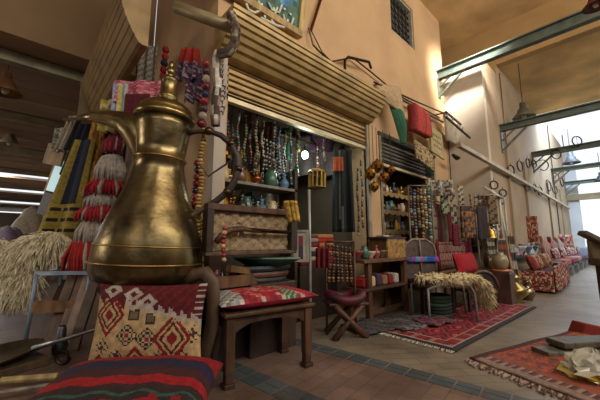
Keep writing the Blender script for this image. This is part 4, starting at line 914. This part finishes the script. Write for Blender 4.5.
# carton box and wooden cabinet beyond the pier
t = thing('wooden_box', 'pale tan wooden box with slanted lid against the wall pier', 'box', (4.05, 2.30, .70), -.1)
B().prism([(-.14, 0), (.14, 0), (.14, .16), (-.14, .26)], -.1, .05, '94704c').build('body', 'wood', t, bevel=.004)
B().prism([(-.15, .265), (.15, .165), (.15, .18), (-.15, .28)], -.11, .06, 'b08a5e').build('lid', 'wood', t)
B().box(3.92, 4.2, 2.2, 2.4, 0, .698, '3a2a20').build('corner_stand', 'wood', **L('dark stand under the pale slanted box', 'stand'))
# brass lamps and shelves in the second shop
for r_, z in enumerate((1.10, 1.42, 1.72)):
    t = thing('goods_shelf', '%s scalloped wooden shelf across the second shop opening' % ['lowest', 'middle', 'top'][r_], 'shelf', (4.02, 2.62, z))
    B().box(0, 1.05, 0, .2, -.025, 0, '7c5c3c').build('board', 'wood', t)
    sc = [(0, 0)]+[(x*1.05/12, -.05-.035*(x % 2)) for x in range(13)]+[(1.05, 0)]
    B().prism(sc, -.012, 0, '94784e').build('scalloped_edge', 'cloth', t)
    for k in range(8):
        cn, pr_, cc, kd = b_cols[(k*5+r_*2+2) % 9]
        pot(Vector((4.1+k*.125, 2.72, z)), rnd(.13, .22), pr_, cc, '%s %s, %s from the left on the %s scalloped shelf' % (cn, pr_, ORD[k], ['lowest', 'middle', 'top'][r_]), pr_, 'curio_'+pr_, kd, 'pots on the scalloped shelves')
for x in (4.0, 5.06): B().box(x, x+.04, 2.6, 2.8, 0, 1.9, '5c442e').build('shelf_upright', 'wood', **L('wooden upright at the %s end of the scalloped shelves' % ('near' if x < 5 else 'far'), 'upright'))
for k, (u, v, h, nm) in enumerate(((370, 168, .16, 'lowest by the wall pier'), (377, 160, .17, 'topmost beside the dark shutter'), (384, 172, .15, 'right of the wall pier'), (374, 182, .13, 'closest to the scalloped shelf'), (391, 166, .12, 'under the dark shutter rail'))):
    p = py(u, v, 2.40); lantern(p, h, h*.5, ['b08436', '9c6c2c', 'a87c38'][k % 3], 'brass lantern %s' % nm, 2.6, 'brass lanterns by the pier', rib='5c3a1c')
hang('green_curtain', 'dark green cloth hanging inside the second shop below its shutter', 'curtain', 392, 158, 432, 176, 5.7, '1b362d', .06, 20, 8)
# folding clothes rack with hanging garments
RY = 2.05
t = thing('clothes_rack', 'long metal clothes rail carrying garments outside the second shop', 'clothes rack', (4.55, RY, 0))
B().tube([(0, 0, 1.55), (1.2, 0, 1.55), (2.35, 0, 1.55)], .014, '8c887c', 8).build('rail', 'steel', t, smooth=True)
for x in (0, 1.2, 2.35): B().tube([(x, 0, 0), (x, 0, .8), (x, 0, 1.55)], .016, '6c685c', 8).build('upright', 'steel', t, smooth=True)
GC_ = [('8c8468', 'sage grey'), ('5c1c28', 'wine red'), ('7a7460', 'khaki'), ('8c1c34', 'magenta red'), ('6c1230', 'dark crimson'), ('2a2c34', 'charcoal'), ('8c9478', 'pale green'), ('a89c84', 'cream'), ('983050', 'rose pink'), ('30343c', 'slate'), ('8c7864', 'beige'), ('40283c', 'plum'), ('a85c3c', 'terracotta'), ('747c84', 'grey blue')]
GC = [(mute(c_, .15, .85), nm) for c_, nm in GC_]
for k, (c_, nm) in enumerate(GC):
    x = 4.62+k*.168; W_ = .2; h = rnd(.55, .95)
    def f(u, v, h=h, W_=W_, ph=k): return Vector(((u-.5)*W_*(.55+.6*min(1, v*3)), .03*math.sin(u*9+ph)*(.3+v), -h*v-.02*abs(u-.5)))
    t = thing('hanging_garment', '%s garment on the metal rail, %s from the pier' % (nm, ORD[k]), 'garment', (x, RY, 1.52), -.5, 'garments on the rail')
    c2 = random.choice(['3c2c2c', 'b0a48c', '6c2434'])
    B().sheet(f, 9, 18, (lambda i, j, c_=c_, c2=c2, k=k: c_ if (k % 3 or (j % 5)) else c2), .02).build('cloth', 'cloth', t, smooth=True)
    B().tube([(-.08, 0, -.03), (0, 0, .0), (.08, 0, -.03)], .006, '9c948c', 5).build('hanger', 'metal', t)
hang('lace_valance', 'bunch of white and grey lace scarves on the near end of the garment rail', 'scarves', 425, 180, 452, 196, 4.6, lambda u, v: random.choice(['b8b0a4', '7c7468', 'a8a090', '5c544c']), .06, 20, 8)
# bead bunches beside the shelves
for k in range(6):
    u = 410+k*3.6
    strand(u, 190+rnd(-3, 3), 240+rnd(-14, 8), 4.45, .028, HC[(k*2+3) % 9][1], '%s strand between the scalloped shelves and the garments, %s from left' % (HC[(k*2+3) % 9][0], ORD[k]), group='strands beside the shelves', n=16)
# display table with suzani-covered seat, red cushion
t = thing('patterned_sofa', 'low sofa with a patterned red back beside the garment rail', 'sofa', (4.55, 1.72, 0), 0)
def suz(i, j):
    d = math.hypot(((i/8.) % 1)-.5, ((j/6.) % 1)-.5); return ['a83c30', '7c4c54', '5a6a64', 'b07a50', '6c1a24'][min(4, int(d*8))]
B().sheet(lambda u, v: (u*1.05, .22+.02*math.sin(u*PI)+.03*v, .48+v*.42), 56, 20, suz, .07).build('backrest', 'cloth', t, smooth=True)
B().box(0, 1.05, -.28, .2, .30, .45, '6c121c').build('seat', 'cloth', t, bevel=.03)
for x in (.03, .98):
    for y in (-.25, .16): B().box(x, x+.05, y, y+.05, 0, .3, '30201a').build('leg', 'wood', t)
c = Vector((4.80, 1.62, .455))
cushion('red_cushion', 'plain bright red cushion on the patterned sofa', 'cushion', c, 0, -.25, .75, .30, .14, lambda i, j, a, b_: '9c0f1c', 20, 12)
t = thing('arched_headboard', 'dark arched wooden seat back in front of the red cushion', 'chair', (4.48, 1.36, 0), CAMRZ+.3)
arc = [(.26*math.cos(a*PI/10), .30+.22*math.sin(a*PI/10)) for a in range(11)]
B().prism([(x, z) for x, z in arc], 0, .03, '281e22').build('backrest', 'leather', t)
B().tube([(x, 0, z) for x, z in arc], .02, '5c3c34', 7).build('rim', 'wood', t, smooth=True)
B().box(-.26, .26, -.0, .28, .26, .30, '2c2024').build('seat', 'leather', t)
for x in (-.24, .2):
    for y in (0, .24): B().box(x, x+.03, y, y+.03, 0, .26, '30221c').build('leg', 'wood', t)
# wicker chair with blue band
pc = Vector((4.06, 1.93, 0)); t = thing('upholstered_chair', 'brown grey armchair with a bright blue and pink band over its back', 'armchair', pc, CAMRZ+.15)
bk = [(-.24, .40), (-.24, .78), (-.2, .88), (-.1, .94), (.1, .94), (.2, .88), (.24, .78), (.24, .40)]
B().prism(bk, .1, .15, '564640').build('backrest', 'leather', t, bevel=.015)
B().tube([(x, .10, z) for x, z in bk], .016, '8a7a70', 7).build('back_frame', 'wood', t, smooth=True)
B().tube([(0, .09, .42), (.01, .085, .68), (0, .09, .93)], .013, '8a7a70', 6).build('back_slat', 'wood', t, smooth=True)
B().box(-.24, .24, -.3, .12, .36, .42, '4a3a36').build('seat', 'leather', t, bevel=.02)
for x in (-.23, .2):
    for y in (-.28, .1): B().box(x, x+.03, y, y+.03, 0, .36, '3a2a24').build('leg', 'wood', t)
B().sheet(lambda u, v: (-.26+u*.52, .07-.0*v, .70-.07*v), 18, 3, lambda i, j: ['2c54b8', '2c54b8', '8c4c9c', '3c9cc4', 'b8588c', '3488b8'][(i//2) % 6], .025).build('woven_band', 'cloth', smooth=True, loc=pc, rz=CAMRZ+.15, **L('blue pink and turquoise woven band across the armchair back', 'band'))
# chair covered with a cream fur in front
pf = Vector((3.72, 1.47, 0)); t = thing('tubular_chair', 'metal tube chair under the cream fur on the red rug', 'chair', pf, CAMRZ+.1)
B().tube([(-.34, -.12, 0.38), (-.2, -.13, .43), (0, -.13, .43), (.15, -.13, .42), (.2, -.13, .34), (.22, -.13, .015)], .014, 'a09c98', 8).build('front_tube', 'steel', t, smooth=True)
B().tube([(-.34, .28, 0.38), (-.2, .28, .43), (.2, .28, .43), (.34, .28, .34), (.36, .28, .005)], .014, '8a8682', 8).build('rear_tube', 'steel', t, smooth=True)
for x in (-.34, ): 
    for y in (-.12, .28): B().tube([(x, y, .39), (x, y, .2), (x, y, .015)], .014, '8a8682', 8).build('leg', 'steel', t, smooth=True)
B().box(-.34, .30, -.12, .28, .43, .455, '2e2626').build('seat', 'leather', t, bevel=.01)
fb = [((-.26+.065*k, .05, .48+.012*math.sin(k)), (.09, .2, .035)) for k in range(9)]+[((.31, -.02, .43), (.07, .18, .06)), ((.35, -.04, .35), (.05, .16, .10)), ((.37, -.05, .25), (.04, .13, .09))]
fleece('', '', fb, (.3, -.35, -.5), ['dccda4', 'e4d8b4', 'ccbc90', 'eee4c8', 'b8945c'], nh=2400, r=.006, ln=.055).build('fur_throw', 'fur', smooth=True, loc=pf, rz=CAMRZ+.1, **L('cream and yellow furry throw draped over the tubular chair', 'fur'))
# dark green plaited basket beneath and folded cloths on ground
b = B()
for k in range(7): b.tube([((.16+.012*math.sin(k*2))*math.cos(a*PI/10), .12*math.sin(a*PI/10), .02+k*.04) for a in range(20)], .024, ['1c2c20', '26382a', '182018'][k % 3], 6, True)
b.build('plaited_basket', 'cloth', smooth=True, loc=(3.72, 1.62, .0), **L('dark green plaited basket under the fur covered chair', 'basket'))
for k, (x, y, c_, nm, sx, sy) in enumerate(((2.95, 1.90, '4a464a', 'grey crumpled cloth on the ground under the bench', .42, .2), (3.25, 1.72, '6c6c70', 'pale blue grey folded rug beside the red rug corner', .36, .2), (3.42, 1.55, '7a4654', 'dusty pink cloth on the red rug left of the chair', .2, .14))):
    random.seed(20+k)
    B().sheet(lambda u, v: ((u-.5)*sx*2, (v-.5)*sy*2, .028+.018*math.sin(u*11+k)*math.sin(v*6+k)+.004*rnd(-1, 1)), 24, 10, lambda i, j: c_ if (i+j) % 4 else '2e2a2e', .02).build('crumpled_cloth', 'cloth', smooth=True, loc=(x, y, .022 if k == 2 else .0), rz=-.2, **L(nm, 'cloth'))
B().box(-.1, .62, -.1, .1, 0, .28, '7c7660').build('low_box', 'wood', loc=(3.95, 2.0, 0), bevel=.01, **L('low pale wooden box under the armchair behind the bench', 'box'))
# mannequin head with hat, jugs and vases at the white stand
pm_ = Vector((5.2, 1.42, 0))
t = thing('clay_jar', 'round pale stone urn on the end of the patterned sofa', 'urn', Vector((5.34, 1.36, .50)))
B().lathe([(0, 0), (.07, 0), (.10, .06), (.11, .12), (.09, .19), (.05, .22), (.055, .25), (0, .25)], (0, 0, 0), '8c8468', 16).build('body', 'ceramic', t, smooth=True)
B().lathe([(0, 0), (.13, 0), (.14, .03), (.0, .03)], (0, 0, 0), 'b07048', 16).build('dish', 'ceramic', t, smooth=True, loc=(0, 0, -.035))
B().box(5.2, 5.48, 1.22, 1.5, 0, .46, '50322c').build('side_stool', 'wood', bevel=.01, **L('reddish block stool under the stone urn', 'stool'))
# tall white metal display stand
t = thing('display_stand', 'tall white metal stand with horizontal bars, hung with curios', 'display stand', (6.1, 1.55, 0), 0)
for x, y in ((0, 0), (.62, 0), (0, .32), (.62, .32)): B().tube([(x, y, 0), (x, y, 1.0), (x, y, 1.75)], .016, 'b4b0a4', 8).build('upright', 'steel', t, smooth=True)
for z in (.45, .95, 1.74):
    B().tube([(0, 0, z), (.62, 0, z), (.62, .32, z), (0, .32, z)], .013, 'a8a498', 6, True).build('shelf_ring', 'steel', t, smooth=True)
    B().box(.0, .62, .0, .32, z-.012, z, '6c6458').build('shelf_plate', 'paint', t)
for k in range(12):
    x = 6.12+(k % 6)*.11; z = [.452, .952][k//6]
    cn, pr_, cc, kd = b_cols[(k*4+3) % 9]
    pot(Vector((x, 1.68+.08*(k % 2), z)), rnd(.18, .3), pr_, cc, '%s %s, %s from the left on the %s plate of the white stand' % (cn, pr_, ORD[k % 6], ['lower', 'upper'][k//6]), pr_, 'curio_'+pr_, kd, 'pots on the white stand')
for k in range(5):
    strand(470+k*4.6, 196-rnd(0, 4), 214+rnd(-6, 26), 5.15-.02*k, .024, HC[(k*2) % 9][1], '%s strand hanging on the white metal stand, %s from the left' % (HC[(k*2) % 9][0], ORD[k]), group='strands on the white stand', n=14)
for k, (u0, v0, u1, v1, c_, nm) in enumerate(((460, 206, 470, 238, '9c6c4c', 'terracotta shirt with buttons'), (497, 240, 506, 268, '98503c', 'coral coloured scarf'), (503, 250, 512, 288, '5c7078', 'blue green sash'), (486, 238, 494, 262, '9c9484', 'ivory shawl'), (508, 236, 514, 286, 'a8a494', 'off white towel'))):
    hang('hanging_scarf', nm+' by the tall white stand', 'scarf', u0, v0, u1, v1, 4.9, lambda u, v, c_=c_: c_ if int(v*9) % 3 else '4c4440', .04, 8, 12, group='scarves by the white stand')
for k in range(3):
    B().tube([(-.1, -.08, 0), (0, 0, .5), (.06, .05, .95+.05*k)], [.03, .022, .016], ['9c7048', '7c5434', 'b08c60'][k], 7).build('walking_stick', 'wood', smooth=True, loc=(5.75+.16*k, 1.32, 0), **L('%s leaning before the white stand, %s of three' % (['tan carved stick', 'brown carved stick', 'pale carved stick'][k], ['left', 'middle', 'right'][k]), 'stick'))
pot(Vector((5.62, 1.25, 0)), .42, 'ewer', 'a08c54', 'tall tarnished brass ewer on the ground by the white stand', 'ewer', 'floor_ewer')
pot(Vector((5.95, 1.18, 0)), .3, 'vase', '8c7c5c', 'dusty brass vase on the ground by the carved sticks', 'vase', 'floor_vase')
# ================================================================ FAR WALL GOODS
t = thing('upholstered_bench', 'wide bench heaped with red and cream floral kilims along the far wall', 'bench', (6.95, .98, 0), .02)
B().box(0, 1.9, 0, .5, .02, .36, '5a2a2a').build('base', 'cloth', t, bevel=.02)
def flo(i, j): return random.choice(['a83038', '8c1c28', 'b89c80', '50202c', '8a2028', 'c4ac90', '6c6a48'])
B().sheet(lambda u, v: (u*1.9, -.03+.02*math.sin(u*20), .04+v*.44), 60, 16, flo, .03).build('kilim_cover', 'cloth', t, smooth=True)
B().sheet(lambda u, v: (-.02+.015*math.sin(v*9), u*.5, .03+v*.35), 22, 14, flo, .03).build('side_cover', 'cloth', t, smooth=True)
for k in range(7):
    cushion('floral_bolster', '%s bolster on the heaped kilim bench, %s from the left' % (['rust red', 'cream', 'brick', 'maroon', 'olive', 'scarlet', 'sand'][k], ORD[k]), 'bolster', Vector((7.1+k*.25, 1.24+.03*(k % 2), .375)), 0, -.35, .25, .30, .14, lambda i, j, a, b_, k=k: random.choice([['8c3024', '6c2420'], ['b09a7c', '8c4434'], ['8c4030', 'b0a080'], ['5c1a24', '8c5040'], ['6c6844', '8c3c30'], ['a02c28', 'c0a888'], ['b8a078', '7c3030']][k]), 12, 10, 'bolsters on the kilim bench')
hang('leaning_rug', 'tall reddish rug pinned up as a peak on the far wall', 'rug', 518, 216, 537, 250, 7.6, lambda u, v: random.choice(['9c5c44', '7c3c30', 'b08468', '5c3028']), .03, 14, 16, taper=1.0)
t = thing('carved_rug_stack', 'dark carved armchair heaped with cloth left of the far benches', 'armchair', (9.35, 1.2, 0), 0)
B().box(0, .7, 0, .5, .05, .42, '3a2622').build('base', 'wood', t, bevel=.02)
B().box(0, .7, .4, .48, .42, 1.0, '5c3c34').build('backrest', 'cloth', t, bevel=.03)
far = [(10.15, '94503c', 'orange red', 'tall'), (11.45, '7c2430', 'crimson', 'low'), (12.75, '8c7464', 'tan', 'tall'), (14.0, '6c2c50', 'purple', 'low'), (15.2, '5c6474', 'slate blue', 'tall')]
for k, (x, c_, nm, ty) in enumerate(far):
    t = thing('market_sofa', '%s covered sofa against the far wall, %s beyond the kilim bench' % (nm, ORD[k]), 'sofa', (x, 1.15, 0), 0, 'sofas along the far wall')
    B().box(0, 1.1, 0, .42, .3, .44, c_).build('seat', 'cloth', t, bevel=.03)
    B().sheet(lambda u, v: (u*1.1, .42+.06*v, .44+v*(.62-.2*u)), 20, 10, lambda i, j: c_ if (i//2+j//2) % 3 else 'a88c74', .08).build('backrest', 'cloth', t, smooth=True)
    B().box(0, 1.1, -.01, .42, .24, .29, '2c2c34').build('frame', 'wood', t)
    for xx in (0, 1.04):
        for yy in (0, .36): B().box(xx, xx+.05, yy, yy+.05, 0, .24, 'a09c94').build('leg', 'wood', t)
    for m in range(2):
        cushion('sofa_cushion', '%s cushion on the %s sofa, %s side' % (['patterned', 'pale'][m], nm, ['near', 'far'][m]), 'cushion', Vector((x+.3+m*.5, 1.38, .45)), 0, -.2, .36, .30, .1, lambda i, j, a, b_, m=m: random.choice([['8c3430', 'b89c80', '4c2c34'], ['b4a898', '8c8078', '98506c']][m]), 10, 8, 'cushions on the far sofas')
for k in range(4):
    B().box(-.2, .2, -.2, .2, 0, .62+.1*(k % 2), ['5c6c84', 'a0a8b4', '6c2c40', '8c9098'][k]).build('cloth_bale', 'cloth', loc=(16.5+.0*k+.02, .9+.0*k, 0) if k == 0 else (16.4+.5*(k % 2), 1.4 if k < 3 else .75, 0) if k != 2 else (17.3, 1.0, 0), bevel=.06, **L('%s cloth bale at the sunlit far end of the street' % ['slate blue', 'pale grey', 'dark rose', 'silver grey'][k], 'bale'))
hang('wall_rug', 'orange patterned rug draped on the wall over the far sofas', 'rug', 551, 235, 572, 256, 10.8, lambda u, v: random.choice(['9c4c34', 'b07458', '7c3028', 'a8907c']), .04, 14, 10)
# little frame table with goods left of the far bench
t = thing('goods_table', 'narrow table of blue and violet trinkets along the far wall', 'table', (7.1, 1.62, 0), 0)
B().box(0, 2.3, -.1, .1, .58, .62, '3c3634').build('top', 'wood', t)
for x in (0, 2.24): B().box(x, x+.05, -.08, -.03, 0, .58, '3c3634').box(x, x+.05, .03, .08, 0, .58, '3c3634').build('end_frame', 'wood', t)
for k in range(14):
    c_ = ['5c6c84', '8c94a0', '6c3050', 'a0a8a4', '34506c', '7c2c34', 'b4a890'][k % 7]; h = rnd(.14, .28)
    pot(Vector((7.2+k*.155, 1.62, .62)), h, ['jar', 'vase', 'bell', 'bowl'][k % 4], c_, '%s %s, %s on the trinket table counting from the white stand' % (['steel blue', 'pale grey', 'violet', 'silver', 'navy', 'brick red', 'cream'][k % 7], ['jar', 'vase', 'bell', 'bowl'][k % 4], ORD[k]), 'trinket', 'trinket', 'ceramic', 'trinkets on the far table')
# ---- hoops hanging from strings in front of the far wall
def ring(u, v, ru, rv, lab, y=1.66):
    p = py(u, v, y) if not (u == 556 or u == 577) else px(u, v, 10.92)
    k = dpt(p)/300; r = rv*k; a = math.acos(min(1, ru/rv)) if rv >= ru else 0
    t = thing('hanging_hoop', lab, 'hoop', p, CAMRZ+a*(.6 if y > 1.6 else 1), 'hoops hanging along the street')
    B().tube([(r*math.cos(q*PI/12), 0, r*math.sin(q*PI/12)) for q in range(24)], max(.016, r*.11), '4a4640', 6, True).build('ring', 'metal', t, smooth=True)
    if u in (556, 577): B().tube([(0, 0, r), (0, 0, 3.45-p.z)], .006, '3a342c', 4).build('string', 'cloth', t)
    else: B().tube([(0, 0, r-.01), (0, 0, r+.03), (0, 0, r+.06)], .006, '3a342c', 4).build('loop', 'cloth', t)
RG = [(511, 170, 4, 5), (520, 166, 3.5, 5.5), (528, 163, 2.5, 5), (534, 164, 3, 4), (543, 165, 5.5, 5.5), (556, 154, 5, 5), (577, 141, 5.5, 5), (535, 188, 2, 4), (540, 191, 3, 4.5), (549, 186, 3, 5), (555, 190, 3, 4), (562, 182, 2.5, 4.5), (503, 193, 4, 3.5), (502, 200, 3, 4), (494, 185, 4, 4), (555, 177, 4.5, 4), (527, 187, 3, 4)]
RW = ['nearest faint hoop', 'small dark hoop beside it', 'thin hoop seen almost edge on', 'tilted hoop in the upper row', 'largest dark hoop in the upper row', 'hoop before the first sky beam', 'hoop on the right over the bright sky', 'narrow hoop just above the rail', 'dark oval hoop above the rail', 'hoop below the second sky beam', 'small hoop beside the drain pipe', 'narrow hoop against the sky edge', 'flat pale hoop above the kilim bench', 'small hoop below the rail', 'faint hoop left of all others', 'hoop level with the second sky lamp', 'hoop touching the beige rail']
for k, (u, v, a, b_) in enumerate(RG): ring(u, v, a, b_, 'iron '+RW[k]+' on the far wall')
# ================================================================ ABOVE THE SECOND SHOP
def slab(name, lab, cat, quad, th, kind, col, Yq, parts=None, nu=14, nv=14, bulge=0):
    P = [py(u, v, y) for u, v, y in quad]; o = P[0].copy(); P = [p-o for p in P]
    def f(a, c_):
        p = (P[0]*(1-a)+P[1]*a)*(1-c_)+(P[3]*(1-a)+P[2]*a)*c_
        return p+Vector((0, -bulge*math.sin(a*PI)*math.sin(c_*PI), 0))
    return B().sheet(f, nu, nv, (lambda i, j: col(i/nu, j/nv)) if callable(col) else col, th).build(name, kind, smooth=bulge > 0, loc=o, **L(lab, cat))
slab('beige_parasol', 'folded beige cloth hood hanging over the right end of the big shutter', 'hood', ((374, 84, 2.3), (399, 88, 2.25), (403, 115, 2.2), (380, 98, 2.3)), .05, 'cloth', 'b49a78', 0, bulge=.06)
slab('green_leaf_fan', 'large dark green pleated leaf shaped fan hanging over the second shop', 'fan', ((387, 98, 2.3), (403, 108, 2.2), (406, 144, 2.2), (401, 144, 2.25)), .03, 'cloth', lambda u, v: '2c5a44' if int(u*14) % 2 else '356a50', 0, bulge=.08)
slab('red_folded_rug', 'bright coral red folded rug hanging over the second shop', 'rug', ((411, 104, 2.25), (426, 116, 2.25), (429, 138, 2.25), (412, 130, 2.25)), .14, 'cloth', lambda u, v: 'b04038' if int(u*9) % 4 else '8c2c2c', 0, bulge=.03)
o = slab('yellow_sign', 'small beige hanging sign with dark written lines over the second shop', 'sign', ((429, 126, 2.25), (441, 134, 2.25), (444, 160, 2.25), (431, 151, 2.25)), .03, 'paint', lambda u, v: '5c5238' if (.2 < v < .85 and int(v*14) % 3 == 0 and .12 < u < .85 and int(u*28) % 4) else 'b0a070', 0, nu=28, nv=28)
slab('pale_sign', 'larger pale grey hanging sign at the wall corner', 'sign', ((444, 114, 2.3), (459, 126, 2.3), (460, 146, 2.3), (447, 140, 2.3)), .04, 'paint', 'b4aa98', 0)
slab('bead_valance', 'cream and brown beaded valance hanging below the red folded rug', 'valance', ((414, 140, 2.3), (432, 152, 2.3), (434, 172, 2.3), (416, 158, 2.3)), .03, 'cloth', lambda u, v: random.choice(['8c7454', 'a48c64', '5c4834', 'b09c78']), 0, bulge=.02)
b = B().bar(py(446, 112, 2.2), py(471, 133, 2.2), .03, .03, '4c4a44').bar(py(446, 117, 2.0), py(470, 138, 2.0), .03, .03, '4c4a44')
for q in range(5):
    u = 448+q*5; v = 113+q*4.6; b.bar(py(u, v, 2.2), py(u-1, v+5, 2.0), .02, .02, '4c4a44')
b.bar(py(471, 133, 2.2), py(470, 142, 2.2), .025, .025, '4c4a44').bar(py(446, 112, 2.2), py(445, 112, 2.5), .03, .03, '4c4a44')
b.build('awning_frame', 'metal', **L('dark rusty folded awning frame jutting from the wall corner', 'frame'))
B().tube([py(453, 155, 2.2), py(457, 158, 2.2), py(459, 158, 2.2)], [.03, .05, .03], '3c3a38', 8).build('small_spotlight', 'metal', smooth=True, **L('small dark spotlight under the beige rail by the hanging signs', 'spotlight'))
for k, u in enumerate((446, 449)):
    a = py(u, 110, 2.46); B().tube([a, Vector((a.x, a.y, 2.2))], .01, '3a342c', 5).build('vertical_cable', 'plastic', **L('dark cable running down the wall corner behind the pale sign, %s of two' % ['left', 'right'][k], 'cable'))
# ================================================================ DISTANT LANE (left)
LN = [(8, 240, 7.5, .8, 'a8a098', 'white draped stall heap nearest in the lane'), (30, 215, 9.0, 1.2, 'b0a48c', 'cream bundle on the far lane stall'), (22, 238, 6.6, .7, '8a7a90', 'lilac grey cloth heap in the lane'), (2, 262, 6.0, .5, '8fa0a4', 'pale blue sacks at the far left of the lane')]
for k, (u, v, d, s_, c_, nm) in enumerate(LN):
    p = pd(u, v, d); b = B(); random.seed(40+k)
    for m in range(5): b.ball((rnd(-.35, .35)*s_, rnd(-.2, .2), p.z*.5+rnd(-.2, .3)), .3*s_, .25, p.z*.5, c_, 10, 7)
    b.build('stall_heap', 'cloth', smooth=True, loc=(p.x, p.y, .1), **L(nm, 'heap'))
for k, (x, y, c1) in enumerate(((-1.4, 8.2, '6c5a48'), (-2.2, 10.5, '5c5450'), (.3, 11.0, '7a6a5a'))):
    t = thing('market_stall', ['brown stall counter in the lane, nearest of three', 'grey stall counter farther left in the lane', 'pale stall counter deep in the lane by the right wall'][k], 'stall', (x, y, 0))
    B().box(-.6, .6, -.4, .4, .55, .95, c1).build('counter', 'wood', t, bevel=.01)
    for xx in (-.58, .52): B().box(xx, xx+.06, -.38, .38, 0, .55, '4a3c30').build('support', 'wood', t)
    for m in range(5):
        B().ball((0, 0, .1), .09, .09, .1, ['b0a494', '8c5c48', '5c6c7c', 'a08c50', '7c3c38'][m], 9, 6).build('round_bundle', 'cloth', loc=(x-.46+m*.23, y-.1, .95), smooth=True, **L('%s bundle, %s on the %s lane stall' % (['cream', 'rust', 'slate', 'mustard', 'brick'][m], ORD[m], ['nearest', 'grey', 'pale'][k]), 'bundle', 'bundles on the lane stalls'))

# whitewashed ladder and scarves by the white stand
t = thing('metal_ladder', 'leaning white metal frame beside the display stand, reaching the ground near the kilim bench', 'frame', pz(512, 292, 0), CAMRZ)
o = t.location.copy(); R_ = Matrix.Rotation(-CAMRZ, 3, 'Z')
def lo_(u, v, d): return R_ @ (pd(u, v, d)-o)
d0 = dpt(pz(512, 292, 0))
B().tube([lo_(484, 187, d0), lo_(499, 196, d0), lo_(501, 215, d0), lo_(503, 252, d0)], .022, 'd0ccc0', 7).build('upper_tube', 'steel', t, smooth=True)
B().tube([lo_(508, 244, d0), lo_(511, 268, d0), (0, 0, .02)], .022, 'd0ccc0', 7).build('lower_tube', 'steel', t, smooth=True)
B().tube([lo_(500, 205, d0), lo_(505, 230, d0), lo_(508, 246, d0)], .018, 'b8b4a8', 7).build('middle_tube', 'steel', t, smooth=True)
for k, (u0, v0, u1, v1, c_, nm, d) in enumerate(((440, 186, 447, 214, '9aa084', 'pale sage lace strip hanging in front of the garments', 4.7), (449, 190, 455, 224, 'a09884', 'cream strip with dark trim before the garments', 4.7), (457, 186, 463, 205, 'b0a890', 'short ivory strip at the far end of the garment rail', 4.8), (452, 224, 458, 246, '7c1c34', 'small dark pink strip low in front of the garments', 4.6), (476, 206, 486, 240, '3c3440', 'dark violet shawl over the white stand', 5.0), (487, 196, 496, 224, '7c6850', 'brown checked shawl at the top of the white stand', 5.0), (463, 212, 474, 236, '8a6248', 'stack of tan caps hanging left of the white stand', 4.9))):
    hang('hanging_strip', nm, 'strip', u0, v0, u1, v1, d, lambda u, v, c_=c_: c_ if int(v*11+u*3) % 3 else '40362c', .03, 6, 14, group='strips around the garment rail')

a = pd(408, 187, 4.45); c = pd(431, 191, 4.45); c.z = a.z
t = thing('strand_rack', 'thin metal rack for the strands between shelves and garments', 'rack', (a.x, a.y, 0))
d_ = c-a
B().tube([(0, 0, a.z+.02), (d_.x/2, d_.y/2, a.z+.02), (d_.x, d_.y, a.z+.02)], .012, '6c685c', 7).build('rail', 'steel', t, smooth=True)
for q in (0, 1): B().tube([(d_.x*q, d_.y*q, 0), (d_.x*q, d_.y*q, a.z*.5), (d_.x*q, d_.y*q, a.z+.02)], .012, '6c685c', 7).build('post', 'steel', t, smooth=True)
